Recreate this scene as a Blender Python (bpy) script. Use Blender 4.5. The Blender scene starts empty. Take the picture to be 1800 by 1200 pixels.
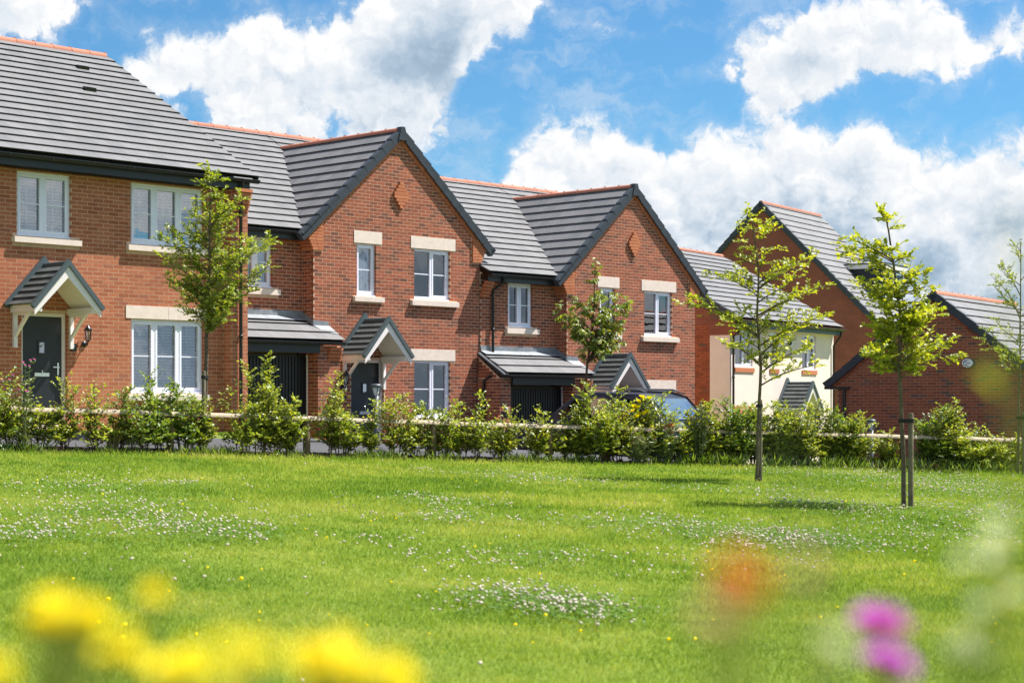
import bpy, math, random
import numpy as np
from mathutils import Vector, Matrix

# ---------------------------------------------------------------- camera, sky, sun, exposure
SC = bpy.context.scene
F, HZ, H0 = 3150.0, 708.0, 1.5          # focal length in photo pixels, horizon row, eye height
cam_data = bpy.data.cameras.new('camera')
cam = bpy.data.objects.new('camera', cam_data); SC.collection.objects.link(cam)
cam.location = (0, 0, H0); cam.rotation_euler = (math.radians(90), 0, 0)
cam_data.sensor_width = 36; cam_data.lens = F / 1800 * 36; cam_data.shift_y = 108 / 1800
cam_data.clip_start = 0.05; cam_data.clip_end = 5000
cam_data.dof.use_dof = True; cam_data.dof.focus_distance = 36; cam_data.dof.aperture_fstop = 3.6
SC.camera = cam
SC.render.engine = 'CYCLES'
SC.cycles.use_denoising = True
SC.cycles.max_bounces = 6; SC.cycles.transparent_max_bounces = 12
SC.cycles.caustics_reflective = False; SC.cycles.caustics_refractive = False
SC.view_settings.view_transform = 'Standard'; SC.view_settings.look = 'None'
SC.view_settings.exposure = 1.0; SC.view_settings.gamma = 1

SUN_DIR = Vector((0.611, 0.217, 1.0)).normalized()
sun_data = bpy.data.lights.new('sun', 'SUN'); sun_data.energy = 5.0; sun_data.angle = math.radians(0.5)
sun_data.color = (1.0, 0.955, 0.88)
sun = bpy.data.objects.new('sun', sun_data); SC.collection.objects.link(sun)
sun.rotation_euler = SUN_DIR.to_track_quat('Z', 'Y').to_euler()

# ---- node helpers
class NT:
    def __init__(s, tree): s.t = tree; s.n = tree.nodes; s.l = tree.links
    def node(s, typ, **kw):
        n = s.n.new(typ)
        for k, v in kw.items(): setattr(n, k, v)
        return n
    def put(s, sock, v):
        if isinstance(v, bpy.types.NodeSocket): s.l.new(v, sock)
        elif v is not None: sock.default_value = v
    def math(s, op, a, b=None, c=None, clamp=False):
        n = s.node('ShaderNodeMath', operation=op, use_clamp=clamp)
        for i, v in enumerate((a, b, c)):
            if v is not None: s.put(n.inputs[i], v)
        return n.outputs[0]
    def vmath(s, op, a, b=None):
        n = s.node('ShaderNodeVectorMath', operation=op)
        s.put(n.inputs[0], a)
        if b is not None: s.put(n.inputs[3 if op == 'SCALE' else 1], b)
        return n.outputs['Value'] if op in ('LENGTH', 'DOT_PRODUCT') else n.outputs[0]
    def comb(s, x, y, z):
        n = s.node('ShaderNodeCombineXYZ')
        for i, v in enumerate((x, y, z)): s.put(n.inputs[i], v)
        return n.outputs[0]
    def rng(s, v, a, b, c=0.0, d=1.0, kind='SMOOTHSTEP'):
        n = s.node('ShaderNodeMapRange', interpolation_type=kind); n.clamp = True
        for i, x in enumerate((v, a, b, c, d)): s.put(n.inputs[i], x)
        return n.outputs[0]
    def mix(s, f, a, b, mode='MIX'):
        n = s.node('ShaderNodeMix', data_type='RGBA', blend_type=mode)
        s.put(n.inputs[0], f); s.put(n.inputs[6], a); s.put(n.inputs[7], b)
        return n.outputs[2]
    def noise(s, vec, scale, detail=4, rough=0.55, w=None, dim='3D'):
        n = s.node('ShaderNodeTexNoise', noise_dimensions=dim)
        if vec is not None: s.put(n.inputs['Vector'], vec)
        n.inputs['Scale'].default_value = scale; n.inputs['Detail'].default_value = detail
        n.inputs['Roughness'].default_value = rough
        return n.outputs[0]
    def ramp(s, f, stops):
        n = s.node('ShaderNodeValToRGB'); e = n.color_ramp.elements
        while len(e) > 1: e.remove(e[-1])
        e[0].position, e[0].color = stops[0][0], (*stops[0][1], 1)
        for p, c in stops[1:]:
            x = e.new(p); x.color = (*c, 1)
        s.put(n.inputs[0], f); return n.outputs[0]

# ---- sky: Nishita with procedural cumulus
W = bpy.data.worlds.new('World'); SC.world = W; W.use_nodes = True
def build_world():
    W.node_tree.nodes.clear()
    q = NT(W.node_tree)
    SKY = 0.072
    sky = q.node('ShaderNodeTexSky', sky_type='NISHITA'); sky.sun_disc = False
    sky.sun_elevation = math.asin(SUN_DIR.z); sky.sun_rotation = math.atan2(SUN_DIR.x, SUN_DIR.y)
    sky.air_density = 1.0; sky.dust_density = 0.35; sky.ozone_density = 3.2; sky.altitude = 60
    D = q.vmath('NORMALIZE', q.node('ShaderNodeTexCoord').outputs['Generated'])
    sp = q.node('ShaderNodeSeparateXYZ'); q.l.new(D, sp.inputs[0])
    az = q.math('ARCTAN2', sp.outputs[0], sp.outputs[1]); el = q.math('ARCSINE', sp.outputs[2])
    azd = q.math('MULTIPLY', az, 180 / math.pi); eld = q.math('MULTIPLY', el, 180 / math.pi)
    AR = 22.0                                                      # the cloud bands repeat, mirrored, every 2*AR degrees
    azw = q.math('SUBTRACT', q.math('PINGPONG', q.math('ADD', azd, AR), 2 * AR), AR)
    t = q.math('MULTIPLY_ADD', azw, 1 / (2 * AR), 0.5)
    EM = 20.0
    def px2(px, py):
        a = math.atan((px - 900) / F); e = math.atan((HZ - py) / F * math.cos(a))
        return math.degrees(a), math.degrees(e)
    def curve(pts, pad):
        n = q.node('ShaderNodeFloatCurve'); c = n.mapping.curves[0]
        P = [((a + AR) / (2 * AR), (e + 4) / (EM + 4)) for a, e in (px2(*p) for p in pts)]
        P = [(x, min(max(y, 0), 1)) for x, y in P if 0.001 < x < 0.999]
        first, last = (pad if isinstance(pad, tuple) else (pad, pad))
        P = [(0, P[0][1] if first is None else first)] + P + [(1, P[-1][1] if last is None else last)]
        c.points[0].location = P[0]; c.points[1].location = P[-1]
        for p in P[1:-1]: c.points.new(*p)
        for p in c.points: p.handle_type = 'AUTO_CLAMPED'
        n.mapping.use_clip = True; n.mapping.update(); q.l.new(t, n.inputs['Value'])
        return q.math('MULTIPLY_ADD', n.outputs[0], EM + 4, -4.0)
    T1 = curve([(205, 165), (226, 118), (260, 96), (290, 92), (310, 72), (350, 58), (400, 46), (430, 24), (465, 10), (500, 34), (540, 56), (572, 60), (592, 28), (620, 14), (650, -10), (700, -60), (800, -90), (930, -70), (952, 6), (975, 20)], 0.2)
    B1 = curve([(205, 95), (230, 145), (300, 195), (350, 225), (450, 250), (560, 255), (700, 258), (775, 262), (800, 215), (830, 120), (860, 82), (895, 62), (930, 40), (952, 10), (975, 20)], 0.9)
    T2 = curve([(1180, 190), (1240, 150), (1262, 92), (1290, 64), (1340, 52), (1370, 40), (1400, 10), (1450, 4), (1500, 14), (1550, -8), (1620, -4), (1680, 8), (1692, 30), (1715, 56), (1760, 38), (1800, 34), (1900, 20)], (0.2, 0.3))
    B2 = curve([(1180, 60), (1240, 96), (1262, 112), (1290, 152), (1310, 182), (1340, 198), (1380, 204), (1420, 192), (1450, 178), (1560, 182), (1582, 150), (1610, 130), (1650, 122), (1720, 120), (1800, 108), (1900, 90)], (0.9, 0.75))
    T3 = curve([(600, 520), (780, 440), (850, 400), (880, 330), (900, 288), (930, 248), (960, 225), (1000, 219), (1050, 214), (1090, 225), (1112, 246), (1150, 252), (1200, 246), (1240, 234), (1270, 229), (1300, 246), (1340, 240), (1370, 224), (1400, 205), (1440, 204), (1478, 212), (1494, 194), (1522, 196), (1560, 216), (1600, 240), (1650, 262), (1700, 272), (1760, 250), (1830, 260)], (0.22, None))
    T4 = curve([(-200, -60), (0, -60), (140, -40), (180, -10), (200, 20), (230, 60)], (None, 0.1))
    B4 = curve([(-200, 90), (0, 74), (60, 80), (120, 80), (150, 56), (185, 24), (200, 20), (230, 60)], (None, 0.9))
    p = q.comb(q.math('MULTIPLY_ADD', q.math('SUBTRACT', azd, azw), 0.31, azw), eld, 0.0)
    def voro(v, sc):
        n = q.node('ShaderNodeTexVoronoi', feature='F1', voronoi_dimensions='2D'); q.put(n.inputs['Vector'], v); n.inputs['Scale'].default_value = sc
        n.inputs['Detail'].default_value = 0; return q.math('MINIMUM', n.outputs['Distance'], 0.9)
    wrp = q.node('ShaderNodeTexNoise', noise_dimensions='2D'); q.put(wrp.inputs['Vector'], p)
    wrp.inputs['Scale'].default_value = 1.1; wrp.inputs['Detail'].default_value = 4; wrp.inputs['Roughness'].default_value = 0.6
    warp = q.vmath('SCALE', q.vmath('SUBTRACT', wrp.outputs['Color'], (0.5, 0.5, 0.5)), 1.25)
    def field(off):
        v = q.vmath('ADD', q.vmath('ADD', p, warp), (*off, 0))
        puff = 0
        for sc, am in ((0.42, 0.54), (1.0, 0.26), (2.4, 0.07)):
            d = voro(v, sc); puff = q.math('ADD', puff, q.math('MULTIPLY', q.math('SUBTRACT', 1.0, q.math('MULTIPLY', d, d)), am))
        return q.math('ADD', puff, q.math('MULTIPLY', q.noise(v, 2.4, 6, 0.60, dim='2D'), 0.30))
    n1 = field((0, 0))
    n2 = field((0.22, 0.34))
    soft = q.math('MULTIPLY', q.math("SUBTRACT", n1, 0.83), 3.0)    # billowing rim, in degrees
    def band(T, B, sof):
        up = q.math('ADD', q.math('SUBTRACT', T, eld), soft)
        if B is None: return up
        return q.math('MINIMUM', up, q.math('ADD', q.math('SUBTRACT', eld, B), q.math('MULTIPLY', soft, sof)))
    f1, f2, f3, f4 = band(T1, B1, 1.2), band(T2, B2, 1.2), band(T3, None, 1), band(T4, B4, 1.3)
    big = q.math('SUBTRACT', q.math('MULTIPLY', q.noise(q.vmath('MULTIPLY', p, (1, 1.6, 1)), 0.085, 3, 0.5, dim='2D'), 14.0), 7.4)
    f5 = q.math('ADD', q.math('MINIMUM', big, q.math('SUBTRACT', eld, 16.0)), soft)       # scattered cumulus higher up
    gap = q.math('MULTIPLY', q.rng(q.noise(q.vmath('ADD', q.vmath('MULTIPLY', q.vmath('ADD', p, warp), (0.45, 1.0, 1)), (11.3, 4.1, 0)), 0.34, 4, 0.55, dim='2D'), 0.50, 0.66), q.rng(q.math('SUBTRACT', T3, eld), 2.2, 4.0))
    f3 = q.math('SUBTRACT', f3, q.math('MULTIPLY', gap, 6.0))      # blue gaps in the low bank
    dens = f1
    for f in (f2, f3, f4, f5): dens = q.math('MAXIMUM', dens, f)
    alpha = q.rng(dens, -0.22, 0.48)
    thin = q.rng(dens, -0.9, 0.4, 0.0, 0.30)
    cirrus = q.rng(q.noise(q.vmath('MULTIPLY', q.vmath('ADD', p, warp), (0.30, 0.8, 1)), 0.75, 6, 0.62, dim='2D'), 0.48, 0.80, 0.0, 0.45)
    # relief: the side turned to the sun is white, thick lower parts are grey blue
    rel = q.math('MULTIPLY', q.math('SUBTRACT', n1, n2), 0.95)
    depth = q.rng(dens, 0.2, 3.2)
    low = 0
    for T, f in ((T1, f1), (T2, f2), (T3, f3)): low = q.math('MAXIMUM', low, q.math('MULTIPLY', q.rng(q.math('SUBTRACT', T, eld), 0.8, 4.2), q.rng(f, -0.3, 0.2)))
    low = q.math('MULTIPLY', low, q.rng(q.noise(q.vmath('MULTIPLY', q.vmath('ADD', p, warp), (0.5, 1.0, 1)), 0.55, 4, 0.55, dim='2D'), 0.30, 0.62))
    under = q.math('ADD', q.math('MULTIPLY', low, 0.55), q.math('MULTIPLY', depth, q.rng(q.noise(q.vmath('ADD', q.vmath('MULTIPLY', p, (0.55, 1.0, 1)), (3.1, 7.7, 0)), 0.40, 4, 0.55, dim='2D'), 0.34, 0.64)))
    lum = q.math('SUBTRACT', q.math('ADD', 0.95, rel), q.math('MULTIPLY', under, 0.52), clamp=True)
    k = 0.51 / SKY
    cloud = q.ramp(lum, [(0.0, (0.26 * k, 0.38 * k, 0.51 * k)), (0.4, (0.45 * k, 0.57 * k, 0.70 * k)), (0.72, (0.76 * k, 0.82 * k, 0.89 * k)), (1.0, (1.0 * k, 1.0 * k, 1.0 * k))])
    base = q.mix(1.0, sky.outputs[0], (0.43, 0.76, 0.93, 1), "MULTIPLY")
    pale = q.mix(q.math('MAXIMUM', cirrus, thin), base, (0.72 * k, 0.80 * k, 0.88 * k, 1))
    col = q.mix(alpha, pale, cloud)
    haze = q.rng(eld, -1.0, 7.0, 0.35, 0.0)
    col = q.mix(haze, col, (0.56 * k, 0.66 * k, 0.76 * k, 1))
    bg = q.node('ShaderNodeBackground'); q.put(bg.inputs[0], col); bg.inputs[1].default_value = SKY
    out = q.node('ShaderNodeOutputWorld'); q.l.new(bg.outputs[0], out.inputs[0])
    W.cycles.sampling_method = 'MANUAL'; W.cycles.sample_map_resolution = 256
build_world()

# ---------------------------------------------------------------- materials
MATS = {}
def newmat(name):
    m = bpy.data.materials.new(name); m.use_nodes = True; MATS[name] = m
    return m, NT(m.node_tree), m.node_tree.nodes['Principled BSDF']
def plain(name, col, rough=0.6, spec=0.4, var=0.0, scale=6.0, metal=0.0, bump=0.0, bscale=40.0, coat=0.0):
    m, q, b = newmat(name)
    b.inputs['Roughness'].default_value = rough; b.inputs['Metallic'].default_value = metal
    b.inputs['Specular IOR Level'].default_value = spec; b.inputs['Coat Weight'].default_value = coat
    tc = q.node('ShaderNodeTexCoord').outputs['Object']
    if var:
        f = q.noise(tc, scale, 5, 0.6)
        lo = tuple(c * (1 - var) for c in col); hi = tuple(min(1, c * (1 + var)) for c in col)
        q.put(b.inputs['Base Color'], q.ramp(f, [(0.3, lo), (0.7, hi)]))
    else: b.inputs['Base Color'].default_value = (*col, 1)
    if bump:
        bn = q.node('ShaderNodeBump'); bn.inputs['Strength'].default_value = bump; bn.inputs['Distance'].default_value = 0.01
        q.put(bn.inputs['Height'], q.noise(tc, bscale, 4, 0.6)); q.l.new(bn.outputs[0], b.inputs['Normal'])
    return m
def rnd(q):
    """a random number for each piece, whether it is an object or an island of a joined mesh"""
    a = q.node('ShaderNodeObjectInfo').outputs['Random']; g = q.node('ShaderNodeNewGeometry').outputs['Random Per Island']
    w = q.node('ShaderNodeTexWhiteNoise', noise_dimensions='2D'); q.put(w.inputs['Vector'], q.comb(a, g, 0.0))
    return w.outputs['Value'], w.outputs['Color']
def pieces(name, stops, rough=0.85, bump=0.25, bscale=60, var=0.12, spec=0.25, dirt=0.0):
    m, q, b = newmat(name)
    v, c = rnd(q)
    geo = q.node('ShaderNodeNewGeometry').outputs['Position']
    col = q.ramp(v, stops)
    nz = q.noise(geo, 28, 5, 0.65)
    col = q.mix(1.0, col, q.ramp(nz, [(0.25, (1 - var,) * 3), (0.75, (1 + var,) * 3)]), 'MULTIPLY')
    if dirt:
        d = q.rng(q.noise(geo, 0.55, 5, 0.6), 0.4, 0.75, 0, dirt)
        col = q.mix(d, col, tuple(x * 0.6 for x in stops[len(stops) // 2][1]) + (1,))
    q.put(b.inputs['Base Color'], col); b.inputs['Roughness'].default_value = rough; b.inputs['Specular IOR Level'].default_value = spec
    bn = q.node('ShaderNodeBump'); bn.inputs['Strength'].default_value = bump; bn.inputs['Distance'].default_value = 0.006
    q.put(bn.inputs['Height'], q.noise(geo, bscale, 4, 0.6)); q.l.new(bn.outputs[0], b.inputs['Normal'])
    return m
pieces('brick_orange', [(0.0, (0.33, 0.10, 0.050)), (0.3, (0.43, 0.145, 0.070)), (0.6, (0.47, 0.165, 0.085)), (0.85, (0.39, 0.12, 0.058)), (1.0, (0.34, 0.12, 0.072))], dirt=0.35, var=0.16)
pieces('brick_multi', [(0.0, (0.15, 0.062, 0.044)), (0.15, (0.23, 0.072, 0.042)), (0.4, (0.34, 0.095, 0.050)), (0.65, (0.38, 0.112, 0.058)), (0.85, (0.30, 0.098, 0.054)), (1.0, (0.19, 0.080, 0.053))], dirt=0.35, var=0.16)
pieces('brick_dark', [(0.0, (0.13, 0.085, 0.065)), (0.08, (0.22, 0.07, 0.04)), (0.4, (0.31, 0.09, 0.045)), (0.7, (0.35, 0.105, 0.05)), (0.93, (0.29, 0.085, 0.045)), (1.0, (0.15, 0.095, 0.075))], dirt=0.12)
pieces('brick_corbel', [(0.0, (0.45, 0.15, 0.07)), (1.0, (0.52, 0.19, 0.09))])
pieces('roof_tile', [(0.0, (0.142, 0.143, 0.152)), (0.5, (0.186, 0.185, 0.193)), (1.0, (0.165, 0.162, 0.168))], rough=0.62, bump=0.12, var=0.12, spec=0.35, dirt=0.35)
pieces('canopy_tile', [(0.0, (0.075, 0.085, 0.085)), (1.0, (0.11, 0.12, 0.12))], rough=0.7, var=0.1)
pieces('terracotta', [(0.0, (0.42, 0.155, 0.10)), (0.5, (0.47, 0.185, 0.12)), (1.0, (0.39, 0.15, 0.10))], rough=0.75)
plain('mortar_pale', (0.62, 0.42, 0.29), 0.95, 0.1, 0.15, 9)
plain('mortar_buff', (0.66, 0.46, 0.33), 0.95, 0.1, 0.15, 9)
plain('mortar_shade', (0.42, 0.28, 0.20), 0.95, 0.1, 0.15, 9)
plain('stone', (0.78, 0.65, 0.57), 0.85, 0.2, 0.08, 7, bump=0.2)
plain('verge', (0.035, 0.043, 0.055), 0.5, 0.4, 0.15, 5)
plain('fascia', (0.018, 0.022, 0.029), 0.42, 0.45)
plain('gutter', (0.012, 0.012, 0.014), 0.35, 0.5)
plain('roof_deck', (0.03, 0.026, 0.024), 0.9, 0.1)
plain('upvc', (0.86, 0.85, 0.97), 0.35, 0.5)
plain('white_paint', (0.84, 0.77, 0.76), 0.5, 0.4, 0.04, 5)
plain('trim_grey', (0.07, 0.095, 0.105), 0.5, 0.4)
plain('door_black', (0.014, 0.017, 0.022), 0.38, 0.5, 0.25, 2.5)
plain('chrome', (0.75, 0.76, 0.78), 0.2, 0.5, metal=1.0)
plain('lead', (0.26, 0.28, 0.31), 0.5, 0.5, 0.3, 4, metal=0.25, bump=0.3, bscale=9)
plain('blind', (0.74, 0.80, 0.86), 0.6, 0.3)
plain('curtain', (0.55, 0.57, 0.56), 0.9, 0.1, 0.1, 3)
plain('room', (0.06, 0.065, 0.07), 0.9, 0.1)
plain('garage_door', (0.012, 0.013, 0.015), 0.4, 0.45)
plain('render_cream', (0.80, 0.68, 0.61), 0.9, 0.15, 0.05, 2.0, bump=0.15, bscale=90)
plain('lamp_black', (0.01, 0.01, 0.011), 0.3, 0.5)
plain('lamp_grey', (0.07, 0.085, 0.10), 0.45, 0.5)
plain('lamp_white', (0.75, 0.75, 0.72), 0.4, 0.5)
plain('bark_grey', (0.13, 0.105, 0.075), 0.9, 0.1, 0.4, 14, bump=0.6, bscale=30)
plain('bark_brown', (0.095, 0.065, 0.042), 0.9, 0.1, 0.35, 14, bump=0.5, bscale=30)
plain('twig', (0.10, 0.065, 0.04), 0.9, 0.1)
plain('stake', (0.17, 0.145, 0.10), 0.9, 0.1, 0.35, 9, bump=0.5, bscale=25)
plain('rubber', (0.02, 0.02, 0.02), 0.7, 0.3)
plain('car_paint', (0.020, 0.028, 0.048), 0.38, 0.5, coat=0.25)
plain('car_silver', (0.22, 0.24, 0.27), 0.35, 0.5, metal=0.6)
plain('tail_red', (0.55, 0.02, 0.02), 0.2, 0.6, coat=0.5)
plain('box_white', (0.88, 0.90, 0.92), 0.4, 0.4)
plain('box_blue', (0.012, 0.03, 0.12), 0.4, 0.4)
plain('box_green', (0.03, 0.14, 0.12), 0.4, 0.4)
plain('ink', (0.03, 0.03, 0.05), 0.6, 0.2)
def m_glass(name, tint, refl, gc=(0.95, 0.97, 1)):
    m, q, b = newmat(name); q.n.remove(b)
    fr = q.node('ShaderNodeFresnel'); fr.inputs[0].default_value = 1.5
    g = q.node('ShaderNodeBsdfGlossy'); g.inputs['Roughness'].default_value = 0.015; g.inputs['Color'].default_value = (*gc, 1)
    bn = q.node('ShaderNodeBump'); bn.inputs['Strength'].default_value = 0.10; bn.inputs['Distance'].default_value = 0.02
    q.put(bn.inputs['Height'], q.noise(q.node('ShaderNodeNewGeometry').outputs['Position'], 1.6, 2, 0.5)); q.l.new(bn.outputs[0], g.inputs['Normal'])
    tr = q.node('ShaderNodeBsdfTransparent'); tr.inputs[0].default_value = (*tint, 1)
    mx = q.node('ShaderNodeMixShader'); q.put(mx.inputs[0], q.math('MULTIPLY_ADD', fr.outputs[0], 1.0, refl, clamp=True))
    q.l.new(tr.outputs[0], mx.inputs[1]); q.l.new(g.outputs[0], mx.inputs[2])
    q.l.new(mx.outputs[0], q.n['Material Output'].inputs[0])
m_glass('glass', (0.90, 0.93, 0.95), 0.15)
m_glass('car_glass', (0.05, 0.07, 0.10), 0.06, (0.30, 0.46, 0.66))
m_glass('car_side_glass', (0.06, 0.07, 0.08), 0.03)
def m_wood():
    m, q, b = newmat('fence_wood')
    tc = q.node('ShaderNodeTexCoord').outputs['Object']
    n = q.noise(q.vmath('MULTIPLY', tc, (2, 18, 18)), 3.0, 5, 0.6)
    q.put(b.inputs['Base Color'], q.ramp(n, [(0.25, (0.26, 0.19, 0.12)), (0.55, (0.46, 0.37, 0.27)), (0.8, (0.56, 0.48, 0.37))]))
    b.inputs['Roughness'].default_value = 0.85
    m, q, b = newmat('post_wood')
    tc = q.node('ShaderNodeTexCoord').outputs['Object']
    n = q.noise(q.vmath('MULTIPLY', tc, (16, 16, 1.6)), 2.0, 5, 0.65)
    q.put(b.inputs['Base Color'], q.ramp(n, [(0.3, (0.075, 0.05, 0.025)), (0.6, (0.17, 0.12, 0.065)), (0.85, (0.27, 0.21, 0.13))]))
    b.inputs['Roughness'].default_value = 0.9
m_wood()
def m_leaf(name, stops, trans=0.46, rough=0.5, gl=0.055):
    m, q, b = newmat(name); q.n.remove(b)
    v, c = rnd(q)
    pos = q.node('ShaderNodeNewGeometry').outputs['Position']
    nz = q.noise(pos, 2.2, 3, 0.6)
    f = q.math('ADD', q.math('MULTIPLY', v, 0.62), q.math('MULTIPLY', nz, 0.42), clamp=True)
    col = q.ramp(f, stops)
    d = q.node('ShaderNodeBsdfDiffuse'); q.put(d.inputs[0], col)
    t = q.node('ShaderNodeBsdfTranslucent'); q.put(t.inputs[0], q.mix(1.0, col, (1.35, 1.25, 0.45, 1), 'MULTIPLY'))
    g = q.node('ShaderNodeBsdfGlossy'); g.inputs['Roughness'].default_value = rough; g.inputs[0].default_value = (0.9, 0.95, 1, 1)
    m1 = q.node('ShaderNodeMixShader'); m1.inputs[0].default_value = trans
    q.l.new(d.outputs[0], m1.inputs[1]); q.l.new(t.outputs[0], m1.inputs[2])
    m2 = q.node('ShaderNodeMixShader'); m2.inputs[0].default_value = gl
    q.l.new(m1.outputs[0], m2.inputs[1]); q.l.new(g.outputs[0], m2.inputs[2])
    q.l.new(m2.outputs[0], q.n['Material Output'].inputs[0])
m_leaf('leaf_hedge', [(0.0, (0.114, 0.178, 0.031)), (0.4, (0.215, 0.304, 0.043)), (0.7, (0.403, 0.46, 0.065)), (1.0, (0.756, 0.691, 0.108))])
m_leaf('leaf_hedge_bright', [(0.0, (0.12, 0.19, 0.03)), (0.4, (0.24, 0.31, 0.045)), (0.75, (0.40, 0.44, 0.07)), (1.0, (0.56, 0.50, 0.11))])
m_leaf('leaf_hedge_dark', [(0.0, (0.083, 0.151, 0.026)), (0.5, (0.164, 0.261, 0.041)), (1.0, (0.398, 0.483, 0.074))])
m_leaf('leaf_lime', [(0.0, (0.188, 0.254, 0.022)), (0.5, (0.377, 0.435, 0.036)), (1.0, (0.692, 0.653, 0.072))], gl=0.06)
m_leaf('leaf_tree', [(0.0, (0.116, 0.187, 0.029)), (0.5, (0.254, 0.334, 0.043)), (1.0, (0.554, 0.551, 0.079))])
m_leaf('leaf_cherry', [(0.0, (0.101, 0.164, 0.024)), (0.6, (0.243, 0.328, 0.036)), (1.0, (0.486, 0.364, 0.101))], gl=0.06)
m_leaf('leaf_grey', [(0.0, (0.091, 0.13, 0.054)), (1.0, (0.221, 0.26, 0.108))], trans=0.25)
m_leaf('leaf_clover', [(0.0, (0.09, 0.19, 0.03)), (1.0, (0.18, 0.29, 0.05))], gl=0.03)
m_leaf('leaf_brown', [(0.0, (0.14, 0.10, 0.04)), (1.0, (0.22, 0.16, 0.06))], gl=0.02)
m_leaf('leaf_straw', [(0.0, (0.26, 0.22, 0.10)), (1.0, (0.42, 0.36, 0.18))], trans=0.3)
m_leaf('petal_yellow', [(0.0, (0.82, 0.70, 0.006)), (1.0, (0.95, 0.86, 0.012))], trans=0.35, gl=0.02)
m_leaf('petal_white', [(0.0, (0.534, 0.46, 0.386)), (1.0, (0.718, 0.681, 0.607))], trans=0.25, gl=0.02)
m_leaf('petal_pale', [(0.0, (0.80, 0.84, 0.76)), (1.0, (0.92, 0.93, 0.88))], trans=0.4, gl=0.02)
m_leaf('petal_purple', [(0.0, (0.50, 0.09, 0.74)), (1.0, (0.76, 0.22, 0.88))], trans=0.35, gl=0.02)
m_leaf('petal_red', [(0.0, (0.70, 0.10, 0.03)), (1.0, (0.85, 0.22, 0.06))], trans=0.35, gl=0.02)
m_leaf('petal_pink', [(0.0, (0.72, 0.32, 0.34)), (1.0, (0.82, 0.45, 0.45))], trans=0.35, gl=0.02)
m_leaf('petal_mauve', [(0.0, (0.28, 0.12, 0.34)), (1.0, (0.42, 0.22, 0.48))], trans=0.3, gl=0.02)
def m_grass():
    m, q, b = newmat('grass_blade'); q.n.remove(b)
    v, c = rnd(q)
    pos = q.node('ShaderNodeNewGeometry').outputs['Position']
    big = q.noise(pos, 0.35, 4, 0.6); mid = q.noise(pos, 1.7, 4, 0.6)
    f = q.math('ADD', q.math('MULTIPLY', v, 0.36), q.math('ADD', q.math('MULTIPLY', q.rng(big, 0.3, 0.7), 0.42), q.math('MULTIPLY', q.rng(mid, 0.3, 0.7), 0.26)), clamp=True)
    col = q.ramp(f, [(0.12, (0.085, 0.18, 0.030)), (0.36, (0.18, 0.295, 0.042)), (0.58, (0.28, 0.375, 0.062)), (0.80, (0.42, 0.455, 0.115)), (1.0, (0.58, 0.52, 0.24))])
    d = q.node('ShaderNodeBsdfDiffuse'); q.put(d.inputs[0], col)
    t = q.node('ShaderNodeBsdfTranslucent'); q.put(t.inputs[0], q.mix(1.0, col, (1.3, 1.2, 0.5, 1), 'MULTIPLY'))
    mx = q.node('ShaderNodeMixShader'); mx.inputs[0].default_value = 0.4
    q.l.new(d.outputs[0], mx.inputs[1]); q.l.new(t.outputs[0], mx.inputs[2]); q.l.new(mx.outputs[0], q.n['Material Output'].inputs[0])
    m, q, b = newmat('lawn_soil')
    pos = q.node('ShaderNodeNewGeometry').outputs['Position']
    f = q.math('ADD', q.math('MULTIPLY', q.noise(pos, 0.35, 4, 0.6), 0.5), q.math('MULTIPLY', q.noise(pos, 22, 4, 0.7), 0.5))
    q.put(b.inputs['Base Color'], q.ramp(f, [(0.3, (0.09, 0.15, 0.022)), (0.5, (0.16, 0.225, 0.032)), (0.7, (0.27, 0.29, 0.07))]))
    b.inputs['Roughness'].default_value = 0.95; b.inputs['Specular IOR Level'].default_value = 0.1
    bn = q.node('ShaderNodeBump'); bn.inputs['Strength'].default_value = 0.8; bn.inputs['Distance'].default_value = 0.03
    q.put(bn.inputs['Height'], q.noise(pos, 30, 4, 0.7)); q.l.new(bn.outputs[0], b.inputs['Normal'])
    m, q, b = newmat('asphalt')
    pos = q.node('ShaderNodeNewGeometry').outputs['Position']
    f = q.math('ADD', q.math('MULTIPLY', q.noise(pos, 0.8, 4, 0.6), 0.5), q.math('MULTIPLY', q.noise(pos, 90, 3, 0.7), 0.5))
    q.put(b.inputs['Base Color'], q.ramp(f, [(0.3, (0.045, 0.045, 0.05)), (0.7, (0.085, 0.085, 0.095))])); b.inputs['Roughness'].default_value = 0.9
    m, q, b = newmat('mulch')
    pos = q.node('ShaderNodeNewGeometry').outputs['Position']
    q.put(b.inputs['Base Color'], q.ramp(q.noise(pos, 14, 5, 0.7), [(0.3, (0.030, 0.020, 0.013)), (0.6, (0.075, 0.05, 0.032)), (0.8, (0.15, 0.115, 0.08))])); b.inputs['Roughness'].default_value = 0.95
    bn = q.node('ShaderNodeBump'); bn.inputs['Strength'].default_value = 1.0; bn.inputs['Distance'].default_value = 0.05
    q.put(bn.inputs['Height'], q.noise(pos, 18, 4, 0.7)); q.l.new(bn.outputs[0], b.inputs['Normal'])
    # far brick wall whose single bricks are too small to tell apart
    m, q, b = newmat('brick_far')
    tc = q.node('ShaderNodeTexCoord').outputs['Object']; sp = q.node('ShaderNodeSeparateXYZ'); q.l.new(tc, sp.inputs[0])
    bt = q.node('ShaderNodeTexBrick'); q.put(bt.inputs['Vector'], q.comb(q.math('ADD', sp.outputs[0], sp.outputs[1]), sp.outputs[2], 0.0))
    bt.inputs['Scale'].default_value = 1.0; bt.inputs['Brick Width'].default_value = 0.225; bt.inputs['Row Height'].default_value = 0.075
    bt.inputs['Mortar Size'].default_value = 0.005; bt.inputs['Color1'].default_value = (0.27, 0.078, 0.045, 1); bt.inputs['Color2'].default_value = (0.22, 0.068, 0.042, 1)
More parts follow.
